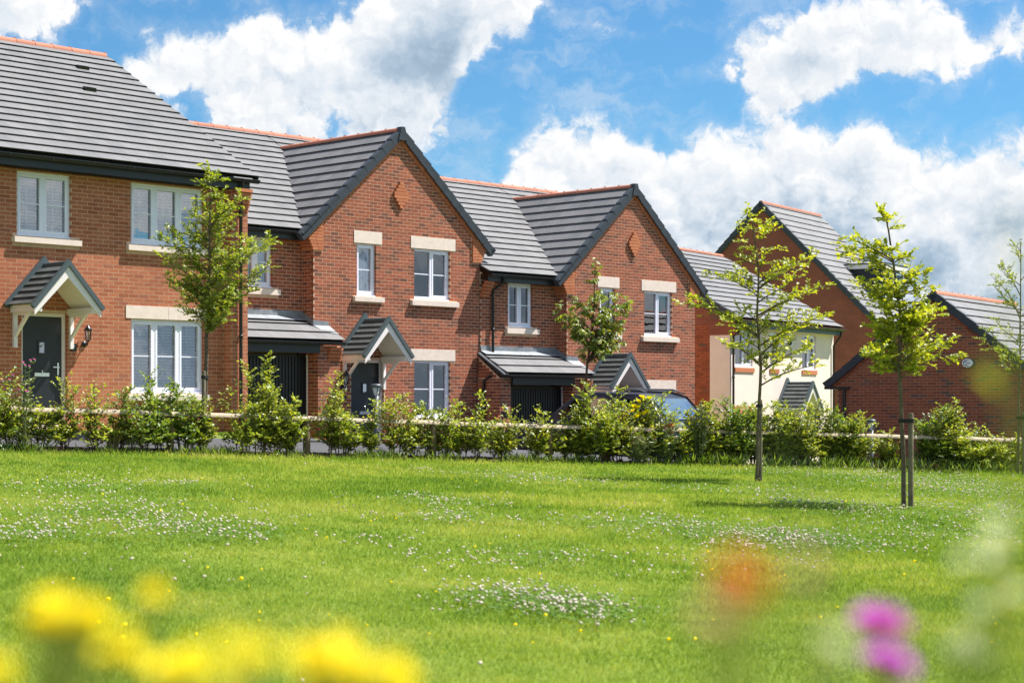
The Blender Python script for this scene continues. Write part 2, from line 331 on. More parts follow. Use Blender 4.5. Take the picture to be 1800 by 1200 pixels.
    bt.inputs['Mortar'].default_value = (0.28, 0.12, 0.08, 1)
    q.put(b.inputs['Base Color'], q.mix(1.0, bt.outputs[0], q.ramp(q.noise(tc, 1.1, 5, 0.6), [(0.3, (0.82, 0.82, 0.82)), (0.7, (1.1, 1.1, 1.1))]), 'MULTIPLY')); b.inputs['Roughness'].default_value = 0.9
m_grass()
pieces('paving', [(0.0, (0.40, 0.32, 0.23)), (1.0, (0.50, 0.41, 0.30))])
pieces('chip', [(0.0, (0.05, 0.032, 0.02)), (0.6, (0.12, 0.08, 0.05)), (1.0, (0.30, 0.24, 0.17))])
# ---------------------------------------------------------------- helpers
COL = SC.collection
RS = random.Random(7)
def ray(px, py, Y): return Vector(((px - 900) / F * Y, Y, (HZ - py) / F * Y + H0))
def to_px(p): return 900 + p[0] / p[1] * F, HZ - (p[2] - H0) / p[1] * F
def tag(o, label=None, cat=None, group=None, kind=None):
    for k, v in (('label', label), ('category', cat), ('group', group), ('kind', kind)):
        if v: o[k] = v
    return o
def empty(name, loc=(0, 0, 0), rz=0.0):
    o = bpy.data.objects.new(name, None); COL.objects.link(o); o.location = loc; o.rotation_euler = (0, 0, rz)
    o.empty_display_size = 0.2; return o
def link(name, me, parent=None, loc=None, rot=None):
    o = bpy.data.objects.new(name, me); COL.objects.link(o)
    if parent is not None: o.parent = parent
    if loc is not None: o.location = loc
    if rot is not None: o.rotation_euler = rot
    return o
def np_mesh(name, V, FA, mats, smooth=False):
    """mesh from numpy arrays: V (n,3), FA (m,k)"""
    me = bpy.data.meshes.new(name); V = np.ascontiguousarray(V, dtype=np.float32); FA = np.ascontiguousarray(FA, dtype=np.int32)
    m, k = FA.shape
    me.vertices.add(len(V)); me.vertices.foreach_set('co', V.ravel())
    me.loops.add(m * k); me.loops.foreach_set('vertex_index', FA.ravel())
    me.polygons.add(m); me.polygons.foreach_set('loop_start', np.arange(0, m * k, k, dtype=np.int32))
    me.polygons.foreach_set('loop_total', np.full(m, k, dtype=np.int32))
    if smooth: me.polygons.foreach_set('use_smooth', np.ones(m, dtype=bool))
    for x in mats: me.materials.append(MATS[x])
    me.update(calc_edges=True); return me
class MB:
    def __init__(s): s.v = []; s.f = []; s.m = []; s.sm = []
    def add(s, vs, fs, mi=0, smooth=False):
        b = len(s.v); s.v += [tuple(v) for v in vs]
        for f in fs: s.f.append(tuple(i + b for i in f)); s.m.append(mi); s.sm.append(smooth)
        return s
    def hexa(s, c, mi=0):
        """8 corners: bottom ring 0-3 counter-clockwise from above, top ring 4-7"""
        return s.add(c, [(3, 2, 1, 0), (4, 5, 6, 7), (0, 1, 5, 4), (1, 2, 6, 5), (2, 3, 7, 6), (3, 0, 4, 7)], mi)
    def box(s, x0, x1, y0, y1, z0, z1, mi=0):
        return s.hexa([(x0, y0, z0), (x1, y0, z0), (x1, y1, z0), (x0, y1, z0), (x0, y0, z1), (x1, y0, z1), (x1, y1, z1), (x0, y1, z1)], mi)
    def bar(s, a, b, w, h, up=(0, 0, 1), mi=0):
        a = Vector(a); b = Vector(b); t = (b - a).normalized(); sd = t.cross(Vector(up)).normalized(); u = sd.cross(t)
        A = sd * (w / 2); U = u * (h / 2)
        return s.hexa([a - A - U, b - A - U, b + A - U, a + A - U, a - A + U, b - A + U, b + A + U, a + A + U], mi)
    def prism(s, pts, d, mi=0):
        """polygon pts (3d) extruded by vector d"""
        n = len(pts); d = Vector(d); P = [Vector(p) for p in pts]
        return s.add(P + [p + d for p in P], [tuple(range(n))[::-1], tuple(range(n, 2 * n))] + [(i, (i + 1) % n, n + (i + 1) % n, n + i) for i in range(n)], mi)
    def tube(s, pts, rad, n=8, mi=0, cap=True, half=False):
        P = [Vector(p) for p in pts]; R = rad if isinstance(rad, (list, tuple)) else [rad] * len(P); vs = []
        ref = Vector((0, 0, 1)) if abs((P[-1] - P[0]).normalized().z) < 0.9 else Vector((1, 0, 0))
        for i, p in enumerate(P):
            t = (P[min(i + 1, len(P) - 1)] - P[max(i - 1, 0)]).normalized(); sd = t.cross(ref).normalized(); u = sd.cross(t)
            for k in range(n):
                a = 2 * math.pi * k / n; vs.append(p + (sd * math.cos(a) + u * math.sin(a)) * R[i])
        fs = [(i * n + k, i * n + (k + 1) % n, (i + 1) * n + (k + 1) % n, (i + 1) * n + k) for i in range(len(P) - 1) for k in range(n)]
        s.add(vs, fs, mi, True)
        if cap: s.add([vs[k] for k in range(n)], [tuple(range(n))[::-1]], mi); s.add(vs[-n:], [tuple(range(n))], mi)
        return s
    def lathe(s, c, prof, n=16, mi=0, axis='z'):
        vs = []
        for r, h in prof:
            for k in range(n):
                a = 2 * math.pi * k / n; x, y = r * math.cos(a), r * math.sin(a)
                vs.append((c[0] + x, c[1] + y, c[2] + h) if axis == 'z' else (c[0] + x, c[1] - h, c[2] + y) if axis == 'y' else (c[0] + h, c[1] + x, c[2] + y))
        fs = [(i * n + k, i * n + (k + 1) % n, (i + 1) * n + (k + 1) % n, (i + 1) * n + k) for i in range(len(prof) - 1) for k in range(n)]
        return s.add(vs, fs, mi, True)
    def mesh(s, name, mats):
        me = bpy.data.meshes.new(name); me.from_pydata(s.v, [], s.f)
        for x in mats: me.materials.append(MATS[x])
        me.polygons.foreach_set('material_index', s.m); me.polygons.foreach_set('use_smooth', s.sm); me.update(); return me
    def build(s, name, mats, parent=None, loc=None, rot=None):
        if isinstance(mats, str): mats = [mats]
        return link(name, s.mesh(name, mats), parent, loc, rot)

# ---------------------------------------------------------------- terrain
FX = np.array([-60, -20, -12.0, -7.98, -6.5, -4.56, 0.61, 3.14, 7.22, 10.06, 13.0, 30, 80])
FY = np.array([10, 18.5, 23.5, 26.2, 27.3, 28.7, 32.0, 33.0, 34.2, 35.2, 36.0, 40, 50])
TH = math.radians(46.1); DX, DY = math.cos(TH), math.sin(TH)
def gfence(X): return np.where(X < 0.61, -1.057 - 0.042 * (np.clip(X, -14, 99) - 0.61), -1.057 - 0.0327 * (np.clip(X, 0, 30) - 0.61))
def ground(X, Y):
    X = np.asarray(X, float); Y = np.asarray(Y, float)
    yf = np.interp(X, FX, FY); gf = gfence(X); t = Y - yf
    lawn = gf + 0.0185 * np.clip(t, -40, 0) + 0.02 * np.sin(X * 0.55 + 1) * np.sin(Y * 0.4) * np.clip(-t / 3, 0, 1)
    mid = np.interp(X, [-12, -7, -4.5, -2, 0.5, 3, 7, 14], [-0.42, -0.50, -0.70, -0.80, -0.96, -1.16, -1.40, -1.7])
    s = X * DX + Y * DY
    hs = np.interp(s, [10, 21.6, 22.6, 29.3, 30.4, 37.5, 46, 60, 90], [-0.52, -0.62, -1.08, -1.22, -1.72, -1.86, -2.4, -2.75, -3.3])
    a = np.clip(t / 3.0, 0, 1); b = np.clip((t - 3.0) / 3.0, 0, 1); b = b * b * (3 - 2 * b)
    far = (gf * (1 - a) + mid * a) * (1 - b) + hs * b
    bank = 0.5 * np.clip((3.6 - Y) / 2.2, 0, 1)
    return np.where(t < 0, lawn + bank, far) + H0
def gz(x, y): return float(ground(x, y))
def ground_px(px, py):
    lo = 4.0
    while lo < 60:
        p = ray(px, py, lo + .5)
        if p.z < gz(p.x, p.y): break
        lo += .5
    hi = lo + .5
    for _ in range(20):
        m = (lo + hi) / 2; p = ray(px, py, m)
        if p.z > gz(p.x, p.y): lo = m
        else: hi = m
    p = ray(px, py, lo); return Vector((p.x, p.y, gz(p.x, p.y)))
def sheet(name, xs, ys, off, mat, keep=None, kind='structure', parent=None):
    Xg, Yg = np.meshgrid(xs, ys); Z = ground(Xg, Yg) + off
    V = np.stack([Xg.ravel(), Yg.ravel(), Z.ravel()], 1); nx, ny = len(xs), len(ys)
    i = np.arange(nx - 1)[None, :] + np.arange(ny - 1)[:, None] * nx; i = i.ravel()
    FA = np.stack([i, i + 1, i + 1 + nx, i + nx], 1)
    if keep is not None:
        c = V[FA].mean(1); FA = FA[keep(c[:, 0], c[:, 1])]
    o = link(name, np_mesh(name, V, FA, [mat], True), parent)
    if kind: o['kind'] = kind
    return o
xs = np.unique(np.concatenate([np.linspace(-400, -30, 20), np.linspace(-30, 40, 141), np.linspace(40, 500, 24)]))
ys = np.unique(np.concatenate([np.linspace(-60, 0, 8), np.linspace(0, 24, 49), np.linspace(24, 60, 145), np.linspace(60, 900, 30)]))
sheet('ground', xs, ys, 0.0, 'lawn_soil')
yfn = lambda x: np.interp(x, FX, FY)
def strip(name, x0, x1, t0, t1, off, mat, kind='structure', n=160, m=6):
    """a strip of ground that follows the fence line, t0..t1 metres behind it"""
    X = np.linspace(x0, x1, n)[None, :].repeat(m, 0); T = np.linspace(0, 1, m)[:, None]
    a = t0(X) if callable(t0) else t0; b = t1(X) if callable(t1) else t1
    Y = yfn(X) + a + (b - a) * T; Z = ground(X, Y) + off
    V = np.stack([X.ravel(), Y.ravel(), Z.ravel()], 1); i = (np.arange(n - 1)[None, :] + np.arange(m - 1)[:, None] * n).ravel()
    o = link(name, np_mesh(name, V, np.stack([i, i + 1, i + 1 + n, i + n], 1), [mat], True)); o['kind'] = kind; return o
strip('flower_bed', -14, 22, -0.42, 0.55, 0.02, 'mulch', n=240)
strip('driveway', -16, 24, 0.55, 3.1, 0.03, 'asphalt', n=200, m=14)
strip('garage_forecourt', -4.6, 24, 3.55, lambda X: 7.5 + np.clip((X + 4.6) * 1.1, 0, 7), 0.03, 'asphalt', n=160, m=30)

# ---------------------------------------------------------------- house kit (local axes: x along the front, y into the house, z up)
class House:
    def __init__(s, name, label, cat, th, s0, off, floor, group=None):
        t = math.radians(th); d = Vector((math.cos(t), math.sin(t), 0)); n = Vector((-math.sin(t), math.cos(t), 0))
        p = d * s0 + n * off; s.o = empty(name, (p.x, p.y, floor + H0), t); tag(s.o, label, cat, group)
        s.M = Matrix.Translation((p.x, p.y, floor + H0)) @ Matrix.Rotation(t, 4, 'Z')
        s.walls = None; s.bricks = {}; s.tiles = {}; s.roof = None
    def brick_rect(s, O, U, N, u0, u1, z0, z1, mat, depth=0.10):
        s.bricks.setdefault(mat, []).append((Vector(O), Vector(U), Vector(N), u0, u1, z0, z1, depth))
    def brickwork(s, O, U, N, z0, z1, xr, holes, mat, shift=0.0):
        """stretcher bond between heights z0..z1; xr(z) gives the run of the wall at that height"""
        k = 0; z = z0; BW, BH, J = 0.225, 0.075, 0.010
        while z < z1 - 0.02:
            zt = min(z + BH - J, z1); lo, hi = xr(z + 0.5 * BH)
            segs = [(lo, hi)]
            for (a, b, c, d) in holes:
                if c < z + 0.05 and d > z + 0.02:
                    ns = []
                    for (p, r) in segs:
                        if b <= p or a >= r: ns.append((p, r))
                        else:
                            if a - p > 0.02: ns.append((p, a))
                            if r - b > 0.02: ns.append((b, r))
                    segs = ns
            off = shift + (BW / 2 if k % 2 else 0)
            for (p, r) in segs:
                i = math.floor((p - off) / BW)
                while off + i * BW < r:
                    a = max(off + i * BW, p); b = min(off + i * BW + BW - J, r)
                    if b - a > 0.03: s.brick_rect(O, U, N, a, b, z, zt, mat)
                    i += 1
            z += BH; k += 1
    def slope(s, O, U, S, tmax, ur, e=0.34, tw=0.30, mat='roof_tile', lift=0.0):
        """courses of tiles on a roof plane: O eave corner, U along the eave, S up the slope, ur(t) run of the roof at slope distance t"""
        O = Vector(O); U = Vector(U).normalized(); S = Vector(S).normalized(); k = 0; t = 0.0
        while t < tmax - 0.03:
            a, b = ur(t + 0.02); te = min(t + e + 0.07, tmax + 0.02); a2, b2 = ur(min(te, tmax))
            off = tw / 2 if k % 2 else 0.0; i = math.floor((a - off) / tw)
            lo_m, hi_m = min(a, a2), max(b, b2)
            i = math.floor((lo_m - off) / tw)
            while off + i * tw < hi_m:
                p0 = off + i * tw; p1 = p0 + tw - 0.003
                q0, q1 = max(p0, a), min(p1, b); r0, r1 = max(p0, a2), min(p1, b2)
                if q1 - q0 > 0.01 or r1 - r0 > 0.01:
                    if q1 < q0: q0 = q1 = min(max((q0 + q1) / 2, a), b)
                    if r1 < r0: r0 = r1 = min(max((r0 + r1) / 2, a2), b2)
                    full = abs(q1 - q0 - (tw - 0.003)) < 1e-4 and abs(r1 - r0 - (tw - 0.003)) < 1e-4 and te - t > e + 0.06
                    s.tiles.setdefault(mat, []).append((O, U, S, q0, q1, r0, r1, t, te, full, (tw, e)))
                i += 1
            t += e; k += 1
    @staticmethod
    def tile_corners(O, U, S, q0, q1, r0, r1, t, te):
        N = U.cross(S).normalized()
        P = lambda u, v, h: O + U * u + S * v + N * h
        return [P(q0, t + 0.036, 0.032), P(q1, t + 0.036, 0.032), P(r1, te, 0.002), P(r0, te, 0.002),
                P(q0, t, 0.068), P(q1, t, 0.068), P(r1, te, 0.028), P(r0, te, 0.028)]
    def finish(s, limit=300, brick_ok=None):
        def score(w):
            p = s.M @ w
            if p.y < 5: return None
            x, y = to_px(p)
            if not (15 < x < 1785 and 10 < y < 640): return None
            return p.y
        for mat, lst in s.bricks.items():
            cand = []
            if s.walls is not None and limit and mat in ('brick_orange', 'brick_multi', 'brick_dark'):
                for i, (O, U, N, a, b, z0, z1, dp) in enumerate(lst):
                    if b - a > 0.214 and z1 - z0 > 0.064:
                        w = O + U * a + Vector((0, 0, z0))
                        if brick_ok and not brick_ok(w, N): continue
                        sc = score(w)
                        if sc is not None: cand.append((sc, i))
                cand.sort(); cand = cand[:limit]
            pick = {i for _, i in cand}
            if pick:
                me = MB().box(0, 0.215, 0, 0.10, 0, 0.065).mesh('brick', [mat])
                for i in sorted(pick):
                    O, U, N, a, b, z0, z1, dp = lst[i]
                    w = O + U * a + N * RS.uniform(0, 0.0012) + Vector((0, 0, z0))
                    link('brick', me, s.walls, w, (0, 0, math.atan2(U.y, U.x)))
            mb = MB()
            for i, (O, U, N, a, b, z0, z1, dp) in enumerate(lst):
                if i in pick: continue
                o = O + N * RS.uniform(0, 0.0012); A = o + U * a; B = o + U * b; I = N * -dp
                mb.hexa([A + Vector((0, 0, z0)), B + Vector((0, 0, z0)), B + I + Vector((0, 0, z0)), A + I + Vector((0, 0, z0)),
                         A + Vector((0, 0, z1)), B + Vector((0, 0, z1)), B + I + Vector((0, 0, z1)), A + I + Vector((0, 0, z1))])
            if mb.v:
                o = mb.build('brickwork' if mat != 'brick_corbel' else 'corbel_brickwork', mat, s.o); o['kind'] = 'stuff'
        for mat, lst in s.tiles.items():
            cand = []
            if s.roof is not None and limit and mat == 'roof_tile':
                for i, T in enumerate(lst):
                    if T[9]:
                        sc = score(T[0] + T[1] * T[3] + T[2] * T[7])
                        if sc is not None: cand.append((sc, i))
                cand.sort(); cand = cand[:limit]
            pick = {i for _, i in cand}; shared = {}
            for i in sorted(pick):
                O, U, S, q0, q1, r0, r1, t, te, full, key = lst[i]; key = (mat, key)
                if key not in shared:
                    w = key[1][0] - 0.003; L = key[1][1] + 0.07
                    shared[key] = MB().hexa(s.tile_corners(Vector((0, 0, 0)), Vector((1, 0, 0)), Vector((0, 1, 0)), 0, w, 0, w, 0, L)).mesh('roof_tile', [mat])
                o = link('roof_tile', shared[key], s.roof, O + U * q0 + S * t)
                R = Matrix((U, S, U.cross(S))).transposed(); o.rotation_euler = R.to_euler()
            mb = MB()
            for i, T in enumerate(lst):
                if i not in pick: mb.hexa(s.tile_corners(*T[:9]))
            if mb.v:
                o = mb.build('roof_tiles' if mat == 'roof_tile' else 'canopy_tiles', mat, s.o); o['kind'] = 'stuff'
    # ---- fittings
    def window(s, x0, x1, z0, z1, lights=2, y=0.06, inside='blind', bar=True, label=None, sash=None):
        f = MB(); fw = 0.055; yf, yb = y, y + 0.07
        f.box(x0, x1, yf, yb, z1 - fw, z1); f.box(x0, x1, yf, yb, z0, z0 + fw + 0.02)
        f.box(x0, x0 + fw, yf, yb, z0 + fw + 0.02, z1 - fw); f.box(x1 - fw, x1, yf, yb, z0 + fw + 0.02, z1 - fw)
        f.box(x0 - 0.01, x1 + 0.01, yf - 0.05, yf - 0.001, z0 - 0.004, z0 + 0.028)
        W = (x1 - x0); lw = W / lights
        panes = []
        for i in range(lights):
            a = x0 + i * lw; b = a + lw
            if i: f.box(a - 0.03, a + 0.03, yf - 0.004, yb, z0 + fw + 0.02, z1 - fw)
            a += fw if i == 0 else 0.03; b -= fw if i == lights - 1 else 0.03; c, d = z0 + fw + 0.02, z1 - fw
            if sash is None or i in sash:
                w = 0.042
                f.box(a, b, yf - 0.012, yb - 0.02, d - w, d); f.box(a, b, yf - 0.012, yb - 0.02, c, c + w)
                f.box(a, a + w, yf - 0.012, yb - 0.02, c + w, d - w); f.box(b - w, b, yf - 0.012, yb - 0.02, c + w, d - w)
                a += w; b -= w; c += w; d -= w
            if bar: f.box(a, b, yf + 0.012, yf + 0.03, (c + d) / 2 - 0.011, (c + d) / 2 + 0.011)
            panes.append((a, b, c, d))
        wo = f.build('window', 'upvc', s.o)
        if label: wo['label'] = label
        for (a, b, c, d) in panes:
            MB().box(a, b, yf + 0.032, yf + 0.040, c, d).build('pane', 'glass', wo)
        bm = MB(); yi = y + 0.11
        if inside == 'blind':
            z = z0 + 0.02
            while z < z1 - 0.03:
                bm.add([(x0 + .02, yi, z), (x1 - .02, yi, z), (x1 - .02, yi + .024, z + .034), (x0 + .02, yi + .024, z + .034)], [(0, 1, 2, 3)]); z += 0.060
            for i in range(lights * 2 + 1):
                xx = x0 + 0.02 + (x1 - x0 - 0.04) * i / (lights * 2); bm.box(xx - .009, xx + .009, yi - 0.012, yi - .006, z0, z1)
            bm.build('venetian_blind', 'blind', wo)
        elif inside == 'vertical':
            x = x0
            while x < x1 - 0.05:
                bm.add([(x, yi, z0), (x + .070, yi + .045, z0), (x + .070, yi + .045, z1), (x, yi, z1)], [(0, 1, 2, 3)]); x += 0.088
            bm.build('vertical_blind', 'blind', wo)
        else:
            segs = [(x0, x0 + 0.36 * W), (x1 - 0.30 * W, x1)] if inside == 'curtain' else [(x0, x1)]
            for (a, b) in segs:
                n = max(8, int((b - a) / 0.018)); vs = []
                for i in range(n + 1):
                    xx = a + (b - a) * i / n; yy = yi + 0.05 + 0.028 * math.sin(i * 1.25) + 0.01 * math.sin(i * 0.41)
                    vs += [(xx, yy, z0), (xx, yy, z1)]
                bm.add(vs, [(2 * i, 2 * i + 2, 2 * i + 3, 2 * i + 1) for i in range(n)], 0, True)
            bm.build('curtain', 'curtain', wo)
        r = MB(); r.box(x0 - .1, x1 + .1, y + 0.55, y + 0.56, z0 - .1, z1 + .1)
        for (a, b, c, d) in ((x0 - .1, x0 - .09, z0 - .1, z1 + .1), (x1 + .09, x1 + .1, z0 - .1, z1 + .1), (x0 - .09, x1 + .09, z1 + .09, z1 + .1), (x0 - .09, x1 + .09, z0 - .1, z0 - .09)):
            r.box(a, b, y + 0.13, y + 0.55, c, d)
        r.build('room_lining', 'room', wo)
    def lintel(s, x0, x1, z0, z1, mat='stone', y=0.0, split=None):
        if split:
            MB().box(x0, split - 0.004, y - 0.012, y + 0.1, z0, z1).build('lintel', mat, s.o); x0 = split + 0.004
        MB().box(x0, x1, y - 0.012, y + 0.1, z0, z1).build('lintel', mat, s.o)
    def sill(s, x0, x1, z0, z1, mat='stone', y=0.0, p=0.085):
        MB().hexa([(x0, y - p, z0), (x1, y - p, z0), (x1, y + 0.12, z0), (x0, y + 0.12, z0), (x0, y - p, z1 - 0.02), (x1, y - p, z1 - 0.02), (x1, y + 0.12, z1), (x0, y + 0.12, z1)]).build('sill', mat, s.o)
    def door(s, x0, x1, z1, y=0.07):
        fr = MB(); w = 0.062
        fr.box(x0, x0 + w, y, y + 0.07, 0.02, z1 - w); fr.box(x1 - w, x1, y, y + 0.07, 0.02, z1 - w); fr.box(x0, x1, y, y + 0.07, z1 - w, z1)
        fr.build('door_frame', 'white_paint', s.o)
        dm = MB(); a, b = x0 + w + .004, x1 - w - .004; yd = y + 0.03; cx = (a + b) / 2
        dm.box(a, b, yd, yd + 0.045, 0.03, z1 - w - 0.004)
        # raised surrounds of the small light
        zc = z1 - 0.62
        for (p, q_, c, d) in ((cx - .09, cx - .055, zc - .135, zc + .125), (cx + .055, cx + .09, zc - .135, zc + .125), (cx - .055, cx + .055, zc + .09, zc + .125), (cx - .055, cx + .055, zc - .135, zc - .10)):
            dm.box(p, q_, yd - .014, yd - .001, c, d)
        do = dm.build('door', 'door_black', s.o)
        MB().box(cx - .055, cx + .055, yd - .006, yd - .002, zc - .10, zc + .09).build('door_light', 'glass', do)
        MB().box(cx - .053, cx + .053, yd - .0015, yd - .0005, zc - .098, zc + .088).build('light_backing', 'curtain', do)
        h = MB(); h.box(b - .085, b - .055, yd - .012, yd - .001, 0.93, 1.15); h.bar((b - .07, yd - .05, 1.07), (b - .20, yd - .05, 1.07), .018, .018); h.bar((b - .07, yd - .05, 1.07), (b - .07, yd - .005, 1.07), .018, .018, (1, 0, 0))
        h.build('handle', 'chrome', do)
        MB().box(cx - .15, cx + .15, yd - .012, yd - .001, 0.90, 0.965).build('letterbox', 'chrome', do)
        k = MB(); k.lathe((cx, yd, zc - .42), [(0.0, .03), (.012, .026), (.018, .012), (.012, 0)], 8, axis='y'); k.bar((cx, yd - .02, zc - .42), (cx, yd - .02, zc - .50), .014, .012, (0, 1, 0)); k.build('knocker', 'chrome', do)
        MB().box(x0 - .05, x1 + .05, y - 0.16, y + .07, -0.06, 0.02).build('threshold', 'stone', s.o)
    def canopy(s, cx, w, z0, z1, dep, sides='white_paint'):
        hw = w / 2; pr = (z1 - z0); L = math.hypot(hw, pr)
        c = MB()                                                    # lined underside and boarded slab
        th = 0.07
        for sg in (-1, 1):
            a = Vector((cx + sg * hw, 0, z0)); b = Vector((cx, 0, z1)); nrm = Vector((sg * pr, 0, hw)).normalized()
            q4 = [a - nrm * th, b - Vector((0, 0, th * L / hw)), b - Vector((0, 0, 0.012)), a - nrm * 0.012]
            if sg > 0: q4 = q4[::-1]
            c.prism([p + Vector((0, -0.005, 0)) for p in q4], (0, -dep + 0.03, 0))
        co = c.build('porch_canopy', 'white_paint', s.o)
        bb = MB()
        for sg in (-1, 1):
            a = Vector((cx + sg * hw, -dep, z0)); b = Vector((cx, -dep, z1)); drop = Vector((0, 0, 0.15 * L / hw))
            q4 = [a - drop * 0.9, b - drop, b - Vector((0, 0, .02)), a - Vector((0, 0, .02))]
            if sg > 0: q4 = q4[::-1]
            bb.prism(q4, (0, 0.03, 0))
            MB().box(min(cx + sg * (hw - .02), cx + sg * (hw - .17)), max(cx + sg * (hw - .02), cx + sg * (hw - .17)), -dep + .035, -0.006, z0 - .125, z0 - .02).build('eaves_box', 'white_paint', co)
        bb.build('bargeboard', 'white_paint', co)
        for sg in (-1, 1):
            U = Vector((0, 1, 0)) if sg < 0 else Vector((0, -1, 0)); S = Vector((-sg * hw, 0, pr)).normalized()
            O = Vector((cx + sg * (hw + .03), -dep if sg < 0 else 0.0, z0 - .03))
            if sg < 0: U = Vector((0, -1, 0)); O = Vector((cx - hw - .03, 0.0, z0 - .03))
            else: U = Vector((0, 1, 0)); O = Vector((cx + hw + .03, -dep, z0 - .03))
            # U x S must point outwards
            if U.cross(S).z < 0: U = -U; O = O - U * dep
            s.slope(O, U, S, L + .03, lambda t: (0.03, dep - 0.05), e=0.165, tw=0.20, mat='canopy_tile')
        v = MB()
        for sg in (-1, 1):                                          # front verge cap and the upstand against the wall
            a = Vector((cx + sg * (hw + .05), 0, z0 - .045)); b = Vector((cx, 0, z1 + .06))
            up = Vector((sg * pr, 0, hw)).normalized()
            for (y0, dy, h0, h1) in ((-dep - .035, .075, -.05, .03), (-.075, .07, -.01, .10)):
                q4 = [a + up * h0, b + Vector((0, 0, h0 * L / hw)), b + Vector((0, 0, h1 * L / hw)), a + up * h1]
                if sg > 0: q4 = q4[::-1]
                v.prism([p + Vector((0, y0 + dy, 0)) for p in q4], (0, -dy, 0))
        v.tube([(cx, -dep + .05, z1 + .035), (cx, -.08, z1 + .035)], 0.045, 8)
        v.build('canopy_trim', 'trim_grey', co)
        for sg in (-1, 1):
            k = MB(); x = cx + sg * (hw - .10); zz = z0 - .125
            k.box(x - .035, x + .035, -.065, -.002, zz - .62, zz); k.bar((x, -.06, zz - .40), (x, -dep * .55, zz - .03), .05, .055, (1, 0, 0)); k.box(x - .03, x + .03, -dep * .62, -.066, zz - .05, zz - .002)
            k.build('bracket', 'white_paint', co)
    def lantern(s, x, z):
        b = MB(); b.lathe((x, 0, z), [(0.0, .03), (.055, .03), (.055, 0.0)], 12, axis='y')
        b.tube([(x, -.03, z), (x, -.11, z - .02), (x + .0, -.14, z + .05)], .014, 6)
        b.lathe((x, -.14, z + .05), [(.0, .0), (.03, .0), (.045, .02), (.0, .02)], 8)
        for k in range(6):
            a = math.pi / 3 * k; b.tube([(x + .045 * math.cos(a), -.14 + .045 * math.sin(a), z + .07), (x + .065 * math.cos(a), -.14 + .065 * math.sin(a), z + .24)], .006, 4)
        b.lathe((x, -.14, z + .24), [(.075, .0), (.08, .012), (.05, .06), (.018, .085), (.014, .11), (.0, .125)], 8)
        o = b.build('wall_lantern', 'lamp_black', s.o)
        MB().lathe((x, -.14, z + .07), [(.036, 0), (.054, .165)], 6).build('lantern_glass', 'glass', o)
    def pipe(s, pts, r=0.034, name='downpipe'):
        m = MB(); m.tube(pts, r, 8); P = [Vector(p) for p in pts]
        for z in np.arange(P[-1].z + 0.5, P[0].z - 0.3, 1.6): m.lathe((P[-1].x, P[-1].y, z), [(r, 0), (r + .012, 0), (r + .012, .05), (r, .05)], 8)
        m.build(name, 'gutter', s.o)
    def gutter(s, a, b, r=0.055, out=(0, -1, 0)):
        a = Vector(a); b = Vector(b); o = Vector(out); u = (b - a).normalized(); m = MB(); n = 7; vs = []
        for p in (a, b):
            for k in range(n + 1):
                t = math.pi * k / n; vs.append(p + o * (r * math.cos(t)) + Vector((0, 0, -r * math.sin(t))))
        m.add(vs, [(k, k + 1, n + 2 + k, n + 1 + k) for k in range(n)], 0, True)
        m.add(vs[:n + 1], [tuple(range(n + 1))]); m.add(vs[n + 1:], [tuple(range(n + 1))])
        m.bar(a + o * r + Vector((0, 0, .004)), b + o * r + Vector((0, 0, .004)), .016, .016)
        k = a.copy(); L = (b - a).length; t = 0.4
        while t < L:
            p = a + u * t; m.bar(p + o * (r + .006) + Vector((0, 0, -.03)), p + o * (r + .006) + Vector((0, 0, .01)), .03, .012, o); t += 0.85
        m.build('gutter', 'gutter', s.o)
    def ridge(s, a, b, r=0.095, step=0.45):
        a = Vector(a); b = Vector(b); u = (b - a); L = u.length; u /= L; sd = u.cross(Vector((0, 0, 1))).normalized(); n = max(1, round(L / step)); st = L / n
        me = MB(); k = 9; vs = []
        for (t, rr) in ((0, r), (st - .012, r)):
            for i in range(k + 1):
                an = math.pi * (i / k) * 1.06 - math.pi * .03; vs.append((t, rr * math.cos(an), rr * math.sin(an)))
        me.add(vs, [(i, i + 1, k + 2 + i, k + 1 + i) for i in range(k)], 0, True)
        me.add(vs[:k + 1], [tuple(range(k + 1))]); me.add(vs[k + 1:], [tuple(range(k + 1))])
        me.box(st - .03, st + .012, -.016, .016, r - .01, r + .018)
        mesh = me.mesh('ridge_tile', ['terracotta'])
        for i in range(n): link('ridge_tile', mesh, s.roof, a + u * (st * i), Matrix((u, -sd, Vector((0, 0, 1)) if abs(u.z) < .01 else u.cross(-sd))).transposed().to_euler())
    def verge(s, O, S, Nn, W, L, e=0.34):
        """stepped dry-verge caps up a roof edge: O lower end, S up the slope, Nn roof normal, W outwards"""
        O, S, Nn, W = (Vector(x) for x in (O, S, Nn, W)); t = 0.0; n = max(1, round(L / e)); st = L / n
        for i in range(n):
            m = MB(); p = O + S * (st * i); a, b = st + .045, 0.0
            def c(u, w, h): return p + S * u + W * w + Nn * h
            m.hexa([c(0, .035, -.115), c(a, .035, -.125), c(a, -.11, -.125), c(0, -.11, -.115), c(0, .042, .078), c(a, .035, .052), c(a, -.11, .052), c(0, -.11, .078)])
            m.build('verge_cap', 'verge', s.roof)
